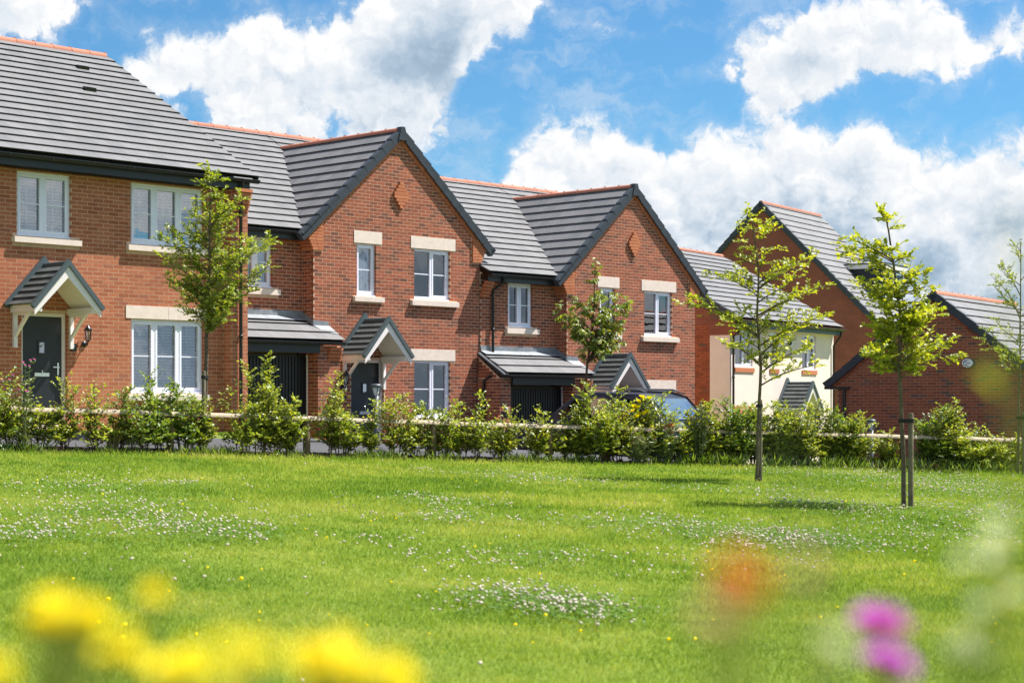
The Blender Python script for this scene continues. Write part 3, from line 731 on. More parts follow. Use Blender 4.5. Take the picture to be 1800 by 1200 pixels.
# ---------------------------------------------------------------- houses
def panel(mb, O, U, N, u0, u1, z0, z1, holes, inset=0.0008, mi=0, reveal=0.2):
    """flat wall skin behind the brick faces with openings cut out"""
    O, U, N = Vector(O), Vector(U), Vector(N); Z = Vector((0, 0, 1)); o = O - N * inset
    us = sorted({u0, u1, *[min(max(h[0], u0), u1) for h in holes], *[min(max(h[1], u0), u1) for h in holes]})
    zs = sorted({z0, z1, *[min(max(h[2], z0), z1) for h in holes], *[min(max(h[3], z0), z1) for h in holes]})
    for a, b in zip(us, us[1:]):
        for c, d in zip(zs, zs[1:]):
            if any(h[0] < (a + b) / 2 < h[1] and h[2] < (c + d) / 2 < h[3] for h in holes): continue
            mb.add([o + U * a + Z * c, o + U * b + Z * c, o + U * b + Z * d, o + U * a + Z * d], [(0, 1, 2, 3)], mi)
    for (a, b, c, d) in holes:
        a, b, c, d = a - .004, b + .004, c - .004, d + .004
        P = [o + U * a + Z * c, o + U * b + Z * c, o + U * b + Z * d, o + U * a + Z * d]; I = N * -reveal
        for i in range(4): mb.add([P[i], P[(i + 1) % 4], P[(i + 1) % 4] + I, P[i] + I], [(0, 1, 2, 3)], mi)
def hit(h, px, py, P, N):
    """the point of a local plane that a picture point shows"""
    Mi = h.M.inverted(); o = Mi @ Vector((0, 0, H0)); r = (Mi.to_3x3() @ (ray(px, py, 1.0) - Vector((0, 0, H0))))
    P, N = Vector(P), Vector(N); return o + r * ((P - o).dot(N) / r.dot(N))
FX_, LX_ = Vector((0, -1, 0)), Vector((-1, 0, 0))

# ---- house A: wide front, roof running along the row
A = House('brick_house', 'orange brick house at the left edge with black door numbered 7 and venetian blinds', 'house', 46.1, 16.0, 28.515, -0.42, 'brick houses of the stepped row')
wins = [(0.90, 2.01, 3.41, 4.565, 2), (3.30, 4.97, 3.41, 4.565, 3), (3.30, 4.97, 0.60, 2.0, 3)]
op = [(w[0], w[1], w[2], w[3]) for w in wins] + [(0.995, 1.93, -0.05, 2.045)]
wm = MB(); ZT = 4.64
panel(wm, (0, 0, 0), (1, 0, 0), FX_, -3.2, 5.44, -0.7, ZT, op)
panel(wm, (0, -0.28, 0), (1, 0, 0), FX_, 5.44, 5.83, -0.7, 4.72, [])
panel(wm, (5.44, 0, 0), (0, -1, 0), LX_, 0, 0.28, -0.7, 4.72, [])
wm.box(5.80, 5.82, -0.27, 10.0, -0.7, 4.7); wm.box(-3.2, -3.18, 0.02, 10.0, -0.7, 4.7); wm.box(-3.2, 5.8, 9.9, 9.92, -0.7, 4.7)
for x in (5.81, -3.19): wm.add([(x, -0.2, 4.7), (x, 10.0, 4.7), (x, 4.88, 7.8)], [(0, 1, 2)])
A.walls = wm.build('wall', 'mortar_pale', A.o)
solid = op + [(3.187, 5.08, 2.0, 2.26), (0.81, 2.19, 3.27, 3.42), (3.20, 5.07, 3.27, 3.42), (3.2, 5.07, 0.46, 0.61)]
A.brickwork((0, 0, 0), (1, 0, 0), FX_, -0.675, ZT, lambda z: (-3.0, 5.435), solid, 'brick_orange')
A.brickwork((0, -0.28, 0), (1, 0, 0), FX_, -0.675, 4.70, lambda z: (5.44, 5.83), [], 'brick_orange', 0.05)
A.brickwork((5.44, 0, 0), (0, -1, 0), LX_, -0.675, 4.70, lambda z: (0.0, 0.275), [], 'brick_orange', 0.02)
for k in range(6):
    y = -0.28 - 0.035 * (k + 1) * 0.75; A.brick_rect((0, y, 0), (1, 0, 0), FX_, 5.46, 5.83, 4.17 + k * .075, 4.235 + k * .075, 'brick_corbel', 0.12)
for (x0, x1, z0, z1, n) in wins: A.window(x0, x1, z0, z1, n, inside='blind')
A.lintel(3.187, 5.08, 2.012, 2.255, split=4.149)
A.sill(0.81, 2.19, 3.285, 3.405); A.sill(3.20, 5.07, 3.285, 3.405); A.sill(3.2, 5.07, 0.47, 0.595)
A.door(0.995, 1.93, 2.045); A.canopy(1.42, 1.35, 2.15, 2.86, 0.85)
A.lantern(2.28, 1.50)
pl = MB().box(1.995, 2.115, -0.018, -0.004, 1.37, 1.50).build('number_plaque', 'lamp_black', A.o)
def text(s, size, mat, parent, loc, rot=(math.pi / 2, 0, 0), ext=0.002, name='lettering'):
    c = bpy.data.curves.new(name, 'FONT'); c.body = s; c.size = size; c.extrude = ext; c.align_x = 'CENTER'; c.align_y = 'CENTER'
    tmp = bpy.data.objects.new(name, c); COL.objects.link(tmp)
    me = bpy.data.meshes.new_from_object(tmp); bpy.data.objects.remove(tmp); me.materials.clear(); me.materials.append(MATS[mat])
    return link(name, me, parent, loc, rot)
text('7', 0.10, 'lamp_white', pl, (2.055, -0.021, 1.435))
PA = math.radians(30.36); SA = Vector((0, math.cos(PA), math.sin(PA))); LA = 5.28 / math.cos(PA); zr = 4.83 + 5.28 * math.tan(PA)
rd = MB(); rd.add([(-3.3, -0.4, 4.83), (5.99, -0.4, 4.83), (5.99, 4.88, zr), (-3.3, 4.88, zr), (5.99, 10.16, 4.83), (-3.3, 10.16, 4.83)], [(0, 1, 2, 3), (3, 2, 4, 5)])
rd.box(-3.3, 5.9, -0.33, 0.05, 4.60, 4.61)
A.roof = rd.build('roof', 'roof_deck', A.o)
A.slope((0, -0.4, 4.83), (1, 0, 0), SA, LA, lambda t: (-3.3, 5.99))
A.ridge((-3.3, 4.88, zr + .0), (5.95, 4.88, zr + .0)); 
MB().box(-3.3, 5.84, -0.335, -0.31, 4.60, 4.79).build('fascia', 'fascia', A.o)
A.gutter((-3.3, -0.405, 4.79), (6.0, -0.405, 4.79), 0.06)
NA = Vector((0, -math.sin(PA), math.cos(PA)))
vg = MB()
for i in range(18): 
    p = Vector((5.985, -0.4, 4.83)) + SA * (LA / 18 * i); vg.hexa([p + SA * a + NA * h + Vector((x, 0, 0)) for (x, a, h) in ((-.02, 0, -.06), (.02, 0, -.06), (.02, LA / 18, -.06), (-.02, LA / 18, -.06), (-.02, 0, .056), (.02, 0, .056), (.02, LA / 18, .036), (-.02, LA / 18, .036))])
vg.build('verge_trim', 'verge', A.roof)
A.pipe([(5.62, -0.40, 4.74), (5.62, -0.40, 4.66), (5.62, -0.335, 4.50), (5.62, -0.335, -0.4)])
for (px, py) in ((143, 124), (155, 162)):
    c = hit(A, px, py, (0, -0.4, 4.83), NA); v = MB(); X = Vector((1, 0, 0))
    v.hexa([c + X * a + SA * b + NA * h for (a, b, h) in ((-.14, -.08, .04), (.14, -.08, .04), (.10, .09, .03), (-.10, .09, .03), (-.12, -.06, .125), (.12, -.06, .125), (.10, .08, .085), (-.10, .08, .085))])
    v.build('roof_vent', 'gutter', A.roof)
A.finish(300, lambda w, N: N.y < -.5 and w.z > 1.5 and not (3.0 < w.x))

# ---- houses B and C: gabled front with a set-back wing over a garage
def gable_house(name, label, s0, off, floor, inside, door_hidden, group):
    h = House(name, label, 'house', 46.1, s0, off, floor, group)
    PG = math.radians(41.0); tg = math.tan(PG); AP = 7.21; HW = 2.89; CX = 2.51; EZ = AP - HW * tg
    ye, ze, tm = 0.06, 4.80, math.tan(PA)
    # walls
    wins = [(1.222, 1.787, 3.49, 4.64, 1, 'G'), (2.936, 4.061, 3.485, 4.635, 2, 'G'), (2.936, 4.07, 0.80, 2.11, 2, 'G')]
    op = [w[:4] for w in wins] + [(1.058, 2.023, -0.05, 2.10)]
    wm = MB(); ZG = AP - 0.13
    panel(wm, (0, 0, 0), (1, 0, 0), FX_, 0, 5.02, -0.8, 4.75, op)
    half = (ZG - 4.75) / tg
    hf = min(half, 2.51)
    wm.add([(0, .0008, 4.75), (5.02, .0008, 4.75), (5.02, .0008, ZG - 2.51 * tg), (CX, .0008, ZG), (0, .0008, ZG - 2.51 * tg)], [(0, 1, 2, 3, 4)])
    panel(wm, (0, .36, 0), (0, -1, 0), LX_, 0, .36, 0.0, 4.85, [])
    wwin = (-1.68, -0.83, 3.58, 4.63)
    panel(wm, (0, .36, 0), (1, 0, 0), FX_, -2.6, 0.0, -0.8, 4.66, [wwin, (-2.31, -0.18, -0.3, 2.2)])
    wm.box(-2.6, -2.58, .38, 10.0, -0.8, 4.8); wm.box(5.0, 5.02, .02, 10.0, -0.8, 4.8); wm.box(-2.58, 5.0, 9.98, 10.0, -0.8, 4.8)
    for x in (-2.59, 5.01): wm.add([(x, .3, 4.8), (x, 9.8, 4.8), (x, 4.93, 7.55)], [(0, 1, 2)])
    # garage front piers
    for (a, b) in ((-0.17, 0.45), (-2.69, -2.32)):
        panel(wm, (0, -.35, 0), (1, 0, 0), FX_, a, b, -0.8, 2.36, []); panel(wm, (a, 0.36, 0), (0, -1, 0), LX_, 0, 0.71, -0.8, 2.36, [])
        wm.box(b - .012, b - .009, -.34, 0.34, -0.8, 2.36)
    wm.add([(-2.682, -.35, 2.36), (-2.682, .36, 2.36), (-2.682, .36, 2.86)], [(0, 1, 2)])
    h.walls = wm.build('wall', 'mortar_buff', h.o)
    lint = [(1.14, 1.956, 4.64, 4.92), (2.83, 4.225, 4.63, 4.91), (2.83, 4.22, 2.10, 2.37)]
    sil = [(1.107, 1.973, 3.36, 3.50), (2.814, 4.28, 3.34, 3.49), (2.85, 4.16, 0.66, 0.81)]
    hol = op + lint + sil
    cz = lambda z: 0.0 if z < 4.42 else None
    def run(z):
        m = min(2.51, (ZG - z) / tg); a, b = CX - m, CX + m
        if 4.40 < z < 5.2: a = max(a, 0.253); b = min(b, 4.767)
        return a, b
    h.brickwork((0, 0, 0), (1, 0, 0), FX_, -0.78, ZG - 0.02, run, hol, 'brick_multi', 0.03)
    h.brickwork((0, .36, 0), (0, -1, 0), LX_, 0.0, 4.80, lambda z: (0.0, 0.355), [], 'brick_multi', 0.06)
    h.brickwork((0, .36, 0), (1, 0, 0), FX_, 2.7, 4.66, lambda z: (-2.6, -0.008), [wwin, (-1.78, -0.66, 3.42, 3.59)], 'brick_multi', 0.01)
    for (a, b) in ((-0.17, 0.45), (-2.69, -2.32)):
        h.brickwork((0, -.35, 0), (1, 0, 0), FX_, -0.78, 2.34, lambda z, a=a, b=b: (a, b), [], 'brick_multi', a)
        h.brickwork((a, 0.36, 0), (0, -1, 0), LX_, -0.78, 2.34, lambda z: (0.0, 0.705), [], 'brick_multi', 0.04)
    h.brickwork((-2.69, .36, 0), (0, -1, 0), LX_, 2.37, 2.84, lambda z: (0.0, max(0.04, 0.71 - (z - 2.33) * 1.5)), [], 'brick_multi', 0.04)
    # corbelled kneelers of the gable, projecting sideways and forwards
    for sg in (-1, 1):
        for k in range(8):
            z = 4.42 + k * 0.068; outx = -0.035 * (k + 1) - 0.01; zz = z + 0.06
            if k > 5: outx = -0.035 * 6
            lim = CX - (ZG - zz) / tg
            a = max(outx, lim); b = 0.247
            if b - a < .03: continue
            if sg > 0: a, b = 5.02 - b, 5.02 - a
            h.brick_rect((0, -0.04, 0), (1, 0, 0), FX_, a, (a + b) / 2 - .004, z, zz, 'brick_corbel', 0.42 if sg < 0 else 0.2)
            h.brick_rect((0, -0.04, 0), (1, 0, 0), FX_, (a + b) / 2 + .004, b, z, zz, 'brick_corbel', 0.13)
        # two corbelled courses under the verge
        S = Vector((-sg * math.cos(PG), 0, math.sin(PG))); O = Vector((CX + sg * HW, 0, EZ)); N = Vector((sg * math.sin(PG), 0, math.cos(PG))); L = HW / math.cos(PG)
        t = 0.16
        while t < L - 0.12:
            for (p, dd, y0) in ((0, -.125, -.045), (0, -.19, -.022)):
                c = O + S * t; m = [c + N * dd, c + S * .205 + N * dd, c + S * .205 + N * (dd + .058), c + N * (dd + .058)]
                q4 = [Vector((p_.x, y0, p_.z)) for p_ in m]
                vg_.prism(q4[::sg], (0, 0.08, 0))
            t += 0.215
    vg_.build('verge_corbel', 'brick_corbel', h.o, ); vg_.__init__()
    for k in range(5):
        y = .36 - 0.045 * (k + 1); h.brick_rect((0, y, 0), (1, 0, 0), FX_, -2.6, -2.36, 4.26 + k * .075, 4.325 + k * .075, 'brick_corbel', 0.12)
        if k < 4: h.brick_rect((0, -.35 - 0.025 * (k + 1), 0), (1, 0, 0), FX_, 0.10, 0.45, 2.04 + k * .075, 2.105 + k * .075, 'brick_corbel', 0.1)
    # diamond of projecting bricks
    dm = MB(); n = 8
    for k in range(-n // 2, n // 2):
        z = 5.79 + k * 0.075; w = 0.24 * (1 - abs(k + .5) / (n / 2 + .3))
        dm.box(CX - w, CX + w, -.055, -.004, z + .004, z + .071)
    dm.build('brick_diamond', 'brick_corbel', h.o)
    # windows and doors
    for i, (x0, x1, z0, z1, n, _) in enumerate(wins): h.window(x0, x1, z0, z1, n, inside=inside[i], sash=(0,) if n == 1 else (1,))
    h_w = h.window
    # window of the set-back wing, built 0.36 m further back
    f0 = h.o; wing = wwin
    h.window(*wing, 2, y=0.42, inside=inside[3], sash=(0, 1))
    for l in lint: h.lintel(l[0], l[1], l[2] + .012, l[3])
    for l in sil: h.sill(l[0], l[1], l[2] + .01, l[3] - .008)
    h.sill(-1.78, -0.66, 3.43, 3.57, y=0.36)
    h.door(1.058, 2.023, 2.10); h.canopy(1.42, 1.34, 2.19, 2.92, 0.82)
    h.lantern(0.80, 1.50)
    np_ = MB().lathe((0.86, 0, 1.26), [(0, .022), (.06, .022), (.065, .004)], 14, axis='y').build('number_plaque', 'lamp_black', h.o)
    # garage
    g = MB(); x = -2.29
    g.box(-2.31, -0.20, 0.015, 0.03, -0.5, 2.17)
    while x < -0.25: g.box(x, x + .055, -0.005, 0.014, -0.5, 2.12); x += 0.085
    gd = g.build('garage_door', 'garage_door', h.o)
    MB().box(-0.20, -0.165, -0.02, 0.03, -0.5, 2.17).build('garage_jamb', 'white_paint', h.o)
    MB().box(-2.32, -0.17, -0.42, -0.38, 2.20, 2.38).build('garage_fascia', 'fascia', h.o)
    # roofs
    zr = ze + 4.87 * tm; rd = MB()
    rd.add([(-2.62, ye, ze), (5.04, ye, ze), (5.04, 4.93, zr), (-2.62, 4.93, zr), (5.04, 9.8, ze), (-2.62, 9.8, ze)], [(0, 1, 2, 3), (3, 2, 4, 5)])
    yv = ye + (AP - ze) / tm; y0 = ye + (EZ - ze) / tm
    rd.add([(CX - HW, -.05, EZ), (CX, -.05, AP), (CX, yv, AP), (CX - HW, y0, EZ), (CX + HW, -.05, EZ), (CX + HW, y0, EZ)], [(0, 1, 2, 3), (1, 4, 5, 2)])
    rd.add([(-2.62, -.5, 2.44), (0.45, -.5, 2.44), (0.45, 0, 2.737), (0, 0, 2.737), (0, .36, 2.95), (-2.62, .36, 2.95)], [(0, 1, 2, 3, 4, 5)])
    h.roof = rd.build('roof', 'roof_deck', h.o)
    SG = Vector((math.cos(PG), 0, math.sin(PG))); LG = HW / math.cos(PG)
    vy = lambda t: max(-0.02, ye + (EZ + t * math.sin(PG) - ze) / tm)
    h.slope((CX - HW, 0, EZ), (0, -1, 0), SG, LG, lambda t: (-vy(t) + .02, 0.05))
    h.slope((CX + HW, 0, EZ), (0, 1, 0), Vector((-SG.x, 0, SG.z)), LG, lambda t: (-0.05, vy(t) - .02))
    xl = lambda t: CX - HW + max(0, (ze + t * math.sin(PA) - EZ) / tg) if ze + t * math.sin(PA) < AP else CX
    Lm = 4.87 / math.cos(PA)
    h.slope((0, ye, ze), (1, 0, 0), SA, Lm, lambda t: (-2.62, min(xl(t) - .02, CX)))
    h.slope((0, ye, ze), (1, 0, 0), SA, Lm, lambda t: (max(2 * CX - xl(t) + .02, CX), 5.04))
    SL = Vector((0, .86, .51)).normalized()
    h.slope((0, -.5, 2.44), (1, 0, 0), SL, .80, lambda t: (-2.62, 0.45 if t < .55 else 0.0))
    h.ridge((-2.6, 4.93, zr), (5.02, 4.93, zr)); h.ridge((CX, yv + .05, AP + .0), (CX, 0.0, AP + .0))
    # valley lining
    for sg in (-1, 1):
        m = MB(); a = Vector((CX + sg * HW, y0, EZ + .03)); b = Vector((CX, yv, AP + .03)); m.bar(a, b, .03, .05); m.build('valley', 'verge', h.roof)
    for sg in (-1, 1):
        S = Vector((-sg * math.cos(PG), 0, math.sin(PG))); N = Vector((sg * math.sin(PG), 0, math.cos(PG)))
        h.verge(Vector((CX + sg * (HW + .03), -.055, EZ - .02)), S, N, (0, -1, 0), LG - .02)
    m = MB(); m.hexa([(CX - .14, -.11, AP - .20), (CX + .14, -.11, AP - .20), (CX + .14, .06, AP - .20), (CX - .14, .06, AP - .20), (CX - .05, -.11, AP + .10), (CX + .05, -.11, AP + .10), (CX + .05, .06, AP + .10), (CX - .05, .06, AP + .10)]); m.build('apex_cap', 'verge', h.roof)
    MB().box(-2.6, -0.02, 0.10, 0.125, 4.62, 4.78).build('fascia', 'fascia', h.o)
    MB().box(-2.6, -0.02, 0.126, 0.36, 4.625, 4.635).build('soffit', 'fascia', h.o)
    h.gutter((-2.6, 0.045, 4.775), (-0.18, 0.045, 4.775), 0.055); h.gutter((-2.62, -.50, 2.425), (0.45, -.50, 2.425), 0.05)
    h.pipe([(-2.12, 0.05, 4.72), (-2.12, 0.07, 4.62), (-2.25, 0.30, 4.42), (-2.25, 0.30, 2.98)])
    h.pipe([(-2.74, -.10, 2.40), (-2.74, 0.12, 2.30), (-2.74, 0.12, -0.6)])
    m = MB(); m.bar((-2.65, -.52, 2.42), (-2.65, .35, 2.935), .05, .16, (1, 0, 0)); m.build('lean_to_verge', 'verge', h.roof)
    # lead flashings
    def fl(pts, nm='flashing'): 
        m = MB(); m.prism([Vector(p) for p in pts], Vector((0, -0.006, 0)) if abs(pts[0][1] - pts[-1][1]) < .001 else Vector((0, 0, .008))); m.build(nm, 'lead', h.roof)
    fl([(-2.6, .355, 2.93), (-0.01, .355, 2.93), (-0.01, .355, 3.12), (-2.6, .355, 3.12)])
    m = MB(); m.prism([Vector((-2.6, .350, 3.00)), Vector((-0.01, .350, 3.00)), Vector((-0.01, .18, 2.915)), Vector((-2.6, .18, 2.915))], Vector((0, -.003, .006))); m.build('apron_flashing', 'lead', h.roof)
    m = MB(); m.prism([Vector((-0.004, .35, 2.98)), Vector((-0.004, -.0, 2.76)), Vector((-0.004, 0.0, 2.92)), Vector((-0.004, .35, 3.10))], Vector((-.006, 0, 0))); m.build('flashing', 'lead', h.roof)
    fl([(-0.01, -.004, 2.78), (0.42, -.004, 2.78), (0.42, -.004, 2.90), (-0.01, -.004, 2.92)])
    m = MB(); m.prism([Vector((0.0, -.006, 2.80)), Vector((0.44, -.006, 2.80)), Vector((0.45, -.30, 2.615)), Vector((0.12, -.20, 2.675))], Vector((0, 0, .008))); m.build('apron_flashing', 'lead', h.roof)
    return h
vg_ = MB()
B = gable_house('brick_house', 'middle brick house of the row with gable front beside the orange brick house', 24.642, 29.60, -1.15, ['vertical', 'vertical', 'vertical', 'curtain'], False, 'brick houses of the stepped row')
B.finish(300, lambda w, N: N.y < -.5 and 0.1 < w.x and 2.5 < w.z)
C = gable_house('brick_house', 'right-hand gabled brick house of the row, next to the cream house, car parked in front', 32.27, 29.21, -1.78, ['drape', 'curtain', 'curtain', 'curtain'], True, 'brick houses of the stepped row')
for (x, pz) in ((-2.55, 1.55), (-0.05, 1.55)):
    m = MB(); m.lathe((x, -.43, pz - .13), [(0, 0), (.055, 0), (.055, .26), (0, .26)], 14); m.box(x - .02, x + .02, -.40, -.352, pz - .05, pz + .05); m.build('wall_light', 'lamp_grey', C.o)
C.finish(300, lambda w, N: N.y < -.5 and 0.1 < w.x and 2.5 < w.z)

# ---- house D: cream rendered
D = House('rendered_house', 'cream rendered house with grey tiled roof behind the young trees', 'house', 58, 45.64, 21.346, -2.40)
wins = [(0.33, 1.52, 3.42, 4.47, 2), (2.72, 3.30, 3.45, 4.47, 1), (5.13, 6.20, 3.40, 4.47, 2), (5.15, 6.55, 0.85, 2.08, 2), (0.3, 1.7, 0.85, 2.08, 2)]
op = [w[:4] for w in wins] + [(3.45, 4.4, -0.05, 2.08)]
wm = MB(); panel(wm, (0, 0, 0), (1, 0, 0), FX_, 0, 7.65, -0.8, 4.62, op, inset=0.0, reveal=0.12)
panel(wm, (0, 0.62, 0), (0, -1, 0), LX_, 0, .62, -0.8, 4.3, [], inset=0.0)
wm.box(7.63, 7.65, .01, 8.4, -.8, 4.7)
D.walls = wm.build('wall', 'render_cream', D.o)
bm = MB(); bm.add([(0.004, .62, -.8), (0.004, 8.4, -.8), (0.004, 8.4, 4.6), (0.004, 4.0, 7.0), (0.004, .62, 5.2)], [(0, 1, 2, 3, 4)]); bm.box(-.02, .3, -.16, .64, 4.30, 4.72)
bm.build('side_wall', 'brick_far', D.o)
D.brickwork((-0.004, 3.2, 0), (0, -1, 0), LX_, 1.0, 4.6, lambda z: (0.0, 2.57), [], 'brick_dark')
for i, (x0, x1, z0, z1, n) in enumerate(wins): D.window(x0, x1, z0, z1, n, y=0.05, inside='curtain', sash=None if n == 1 else (1,))
for (a, b) in ((0.30, 1.60), (2.70, 3.36), (5.10, 6.26)): MB().box(a, b, -.03, .05, 3.27, 3.395).build('sill', 'brick_corbel', D.o)
for (a, b) in ((5.05, 6.65), (0.25, 1.75)): MB().box(a, b, -.008, .05, 2.085, 2.31).build('lintel', 'brick_corbel', D.o)
D.door(3.45, 4.4, 2.08); D.canopy(3.93, 1.5, 2.18, 2.95, 0.85)
rd = MB(); t3 = math.tan(math.radians(30)); zr = 4.74 + 4.19 * t3; S3 = Vector((0, math.cos(math.pi / 6), .5)); L3 = 4.19 / S3.y
rd.add([(-.06, -.3, 4.74), (7.7, -.3, 4.74), (7.7, 3.89, zr), (-.06, 3.89, zr), (7.7, 8.1, 4.74), (-.06, 8.1, 4.74)], [(0, 1, 2, 3), (3, 2, 4, 5)])
D.roof = rd.build('roof', 'roof_deck', D.o)
D.slope((0, -.3, 4.74), (1, 0, 0), S3, L3, lambda t: (-.06, 7.7)); D.ridge((-.05, 3.89, zr), (7.68, 3.89, zr))
N3 = Vector((0, -.5, S3.y)); D.verge(Vector((-.06, -.3, 4.74)), S3, N3, (-1, 0, 0), L3)
MB().box(0, 7.65, -.24, -.22, 4.52, 4.70).build('fascia', 'trim_grey', D.o); MB().box(0, 7.65, -.219, 0, 4.535, 4.545).build('soffit', 'white_paint', D.o)
D.gutter((-.05, -.31, 4.70), (7.72, -.31, 4.70), .06)
D.pipe([(0.22, -.30, 4.64), (0.22, -.28, 4.5), (0.10, -.06, 4.25), (0.10, -.06, -.6)]); D.pipe([(7.55, -.30, 4.64), (7.55, -.28, 4.5), (7.52, -.06, 4.2), (7.52, -.06, -.6)])
m = MB(); m.box(4.1, 4.3, -.06, -.002, 4.10, 4.28); m.build('alarm_box', 'lamp_white', D.o); m = MB(); m.lathe((4.06, -.07, 4.12), [(0, 0), (.05, .02), (.06, .09), (0, .12)], 10); m.build('wall_light', 'lamp_black', D.o)
D.finish(300)

# ---- house E: tall brick gable behind
E_ = House('brick_house', 'tall red brick house behind the cream house, with steep gable and dormer window', 'house', 58, 60.83, 22.3, -3.0)
wm = MB(); wm.add([(0, 0, -1), (0, 9.78, -1), (0, 9.78, 5.3), (0, 4.89, 10.15), (0, 0, 5.3)], [(0, 1, 2, 3, 4)]); wm.box(0, 5.54, 0.0, .05, -1, 5.2); wm.box(5.5, 5.54, .05, 9.78, -1, 5.3)
E_.walls = wm.build('wall', 'brick_far', E_.o)
rd = MB(); rd.add([(-.06, -.3, 5.16), (5.6, -.3, 5.16), (5.6, 4.89, 10.35), (-.06, 4.89, 10.35), (5.6, 10.08, 5.16), (-.06, 10.08, 5.16)], [(0, 1, 2, 3), (3, 2, 4, 5)])
E_.roof = rd.build('roof', 'roof_deck', E_.o); S5 = Vector((0, .7071, .7071)); L5 = 5.19 * 1.4142; N5 = Vector((0, -.7071, .7071))
E_.slope((0, -.3, 5.16), (1, 0, 0), S5, L5, lambda t: (-.06, 5.6), e=0.36, tw=0.33); E_.ridge((-.04, 4.89, 10.35), (5.58, 4.89, 10.35))
E_.verge(Vector((-.06, -.3, 5.16)), S5, N5, (-1, 0, 0), L5, 0.34); E_.verge(Vector((-.06, 10.08, 5.16)), Vector((0, -.7071, .7071)), Vector((0, .7071, .7071)), (-1, 0, 0), L5, 0.34)
c = hit(E_, 1490, 474, (0, -.3, 5.16), N5); zt = c.z; yb = c.y; yf_ = yb - 1.35; x0, x1 = c.x, min(c.x + 2.2, 5.3)
m = MB(); m.add([(x0, yf_, zt - 1.35), (x0, yf_, zt), (x0, yb, zt)], [(0, 1, 2)]); m.add([(x1, yf_, zt - 1.35), (x1, yf_, zt), (x1, yb, zt)], [(0, 1, 2)])
m.add([(x0, yf_, zt - 1.35), (x1, yf_, zt - 1.35), (x1, yf_, zt), (x0, yf_, zt)], [(0, 1, 2, 3)]); do = m.build('dormer', 'fascia', E_.roof)
m = MB(); m.box(x0 - .1, x1 + .1, yf_ - .15, yb + .1, zt + .005, zt + .16); m.build('dormer_fascia', 'white_paint', E_.roof)
m = MB(); m.box(x0 - .12, x1 + .12, yf_ - .17, yb + .15, zt + .165, zt + .21); m.build('dormer_roof', 'verge', E_.roof)
m = MB(); m.box(x0 + .25, x1 - .25, yf_ - .03, yf_ - .005, zt - 1.1, zt - .1); m.build('dormer_window', 'upvc', E_.roof); 
m = MB(); m.box(x0 + .32, (x0 + x1) / 2 - .04, yf_ - .04, yf_ - .032, zt - 1.03, zt - .17); m.box((x0 + x1) / 2 + .04, x1 - .32, yf_ - .04, yf_ - .032, zt - 1.03, zt - .17); m.build('dormer_glass', 'car_glass', E_.roof)
E_.finish(150)

# ---- garage F: gable end towards the lawn
G = House('brick_garage', 'brick garage at the right with oval alarm box on its gable', 'garage', 57, 43.06, 12.9, -1.95)
PF = math.atan2(2.26, 2.89); tf = math.tan(PF)
wm = MB(); AZ = 4.66
panel(wm, (0, 5.1, 0), (0, -1, 0), LX_, 0, 5.1, -1.0, 2.5, [])
wm.add([(.0008, 0, 2.5), (.0008, 5.1, 2.5), (.0008, 5.1, 2.55), (.0008, 2.56, AZ - .11), (.0008, 0, 2.55)], [(0, 1, 2, 3, 4)])
wm.box(.02, 6.4, 0.0, .02, -1, 2.4); wm.box(.02, 6.4, 5.08, 5.1, -1, 2.4); wm.box(6.38, 6.4, .03, 5.07, -1, 2.4)
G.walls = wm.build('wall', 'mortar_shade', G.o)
def run(z):
    m = min(2.55, (AZ - .13 - z) / tf); return 2.54 - m, 2.54 + m
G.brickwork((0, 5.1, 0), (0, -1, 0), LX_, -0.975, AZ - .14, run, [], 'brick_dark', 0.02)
rd = MB(); rd.add([(-.06, -.33, AZ - 2.89 * tf), (6.5, -.33, AZ - 2.89 * tf), (6.5, 2.56, AZ), (-.06, 2.56, AZ), (6.5, 5.45, AZ - 2.89 * tf), (-.06, 5.45, AZ - 2.89 * tf)], [(0, 1, 2, 3), (3, 2, 4, 5)])
G.roof = rd.build('roof', 'roof_deck', G.o); SF = Vector((0, math.cos(PF), math.sin(PF))); LF = 2.89 / math.cos(PF)
EZ = AZ - 2.89 * tf
G.slope((0, -.33, EZ), (1, 0, 0), SF, LF, lambda t: (-.06, 6.5)); G.slope((0, 5.45, EZ), (-1, 0, 0), Vector((0, -SF.y, SF.z)), LF, lambda t: (-6.5, .06))
G.ridge((-.04, 2.56, AZ), (6.48, 2.56, AZ))
G.verge(Vector((-.05, -.33, EZ)), SF, Vector((0, -SF.z, SF.y)), (-1, 0, 0), LF); G.verge(Vector((-.05, 5.45, EZ)), Vector((0, -SF.y, SF.z)), Vector((0, SF.z, SF.y)), (-1, 0, 0), LF)
m = MB(); t = 0.1
while t < LF - .15:
    for sg in (-1, 1):
        c = Vector((0, 2.56 + sg * 2.89, EZ)) + Vector((0, -sg * SF.y, SF.z)) * t; Sx = Vector((0, -sg * SF.y, SF.z)); Nx = Vector((0, sg * SF.z, SF.y))
        q4 = [c + Nx * -.19, c + Sx * .205 + Nx * -.19, c + Sx * .205 + Nx * -.128, c + Nx * -.128]
        m.prism([Vector((-.03, p.y, p.z)) for p in q4], (0.06, 0, 0))
    t += .215
m.build('verge_corbel', 'brick_dark', G.o)
m = MB(); m.box(-.10, 6.4, 5.12, 5.44, EZ - .10, EZ - .03); m.build('eaves_board', 'gutter', G.o); m = MB(); m.box(-.09, .0, 4.78, 5.12, EZ - .10, EZ - .04); m.build('gutter_return', 'gutter', G.o)
G.pipe([(-.05, 4.92, EZ - .1), (-.05, 4.92, -.8)], .045)
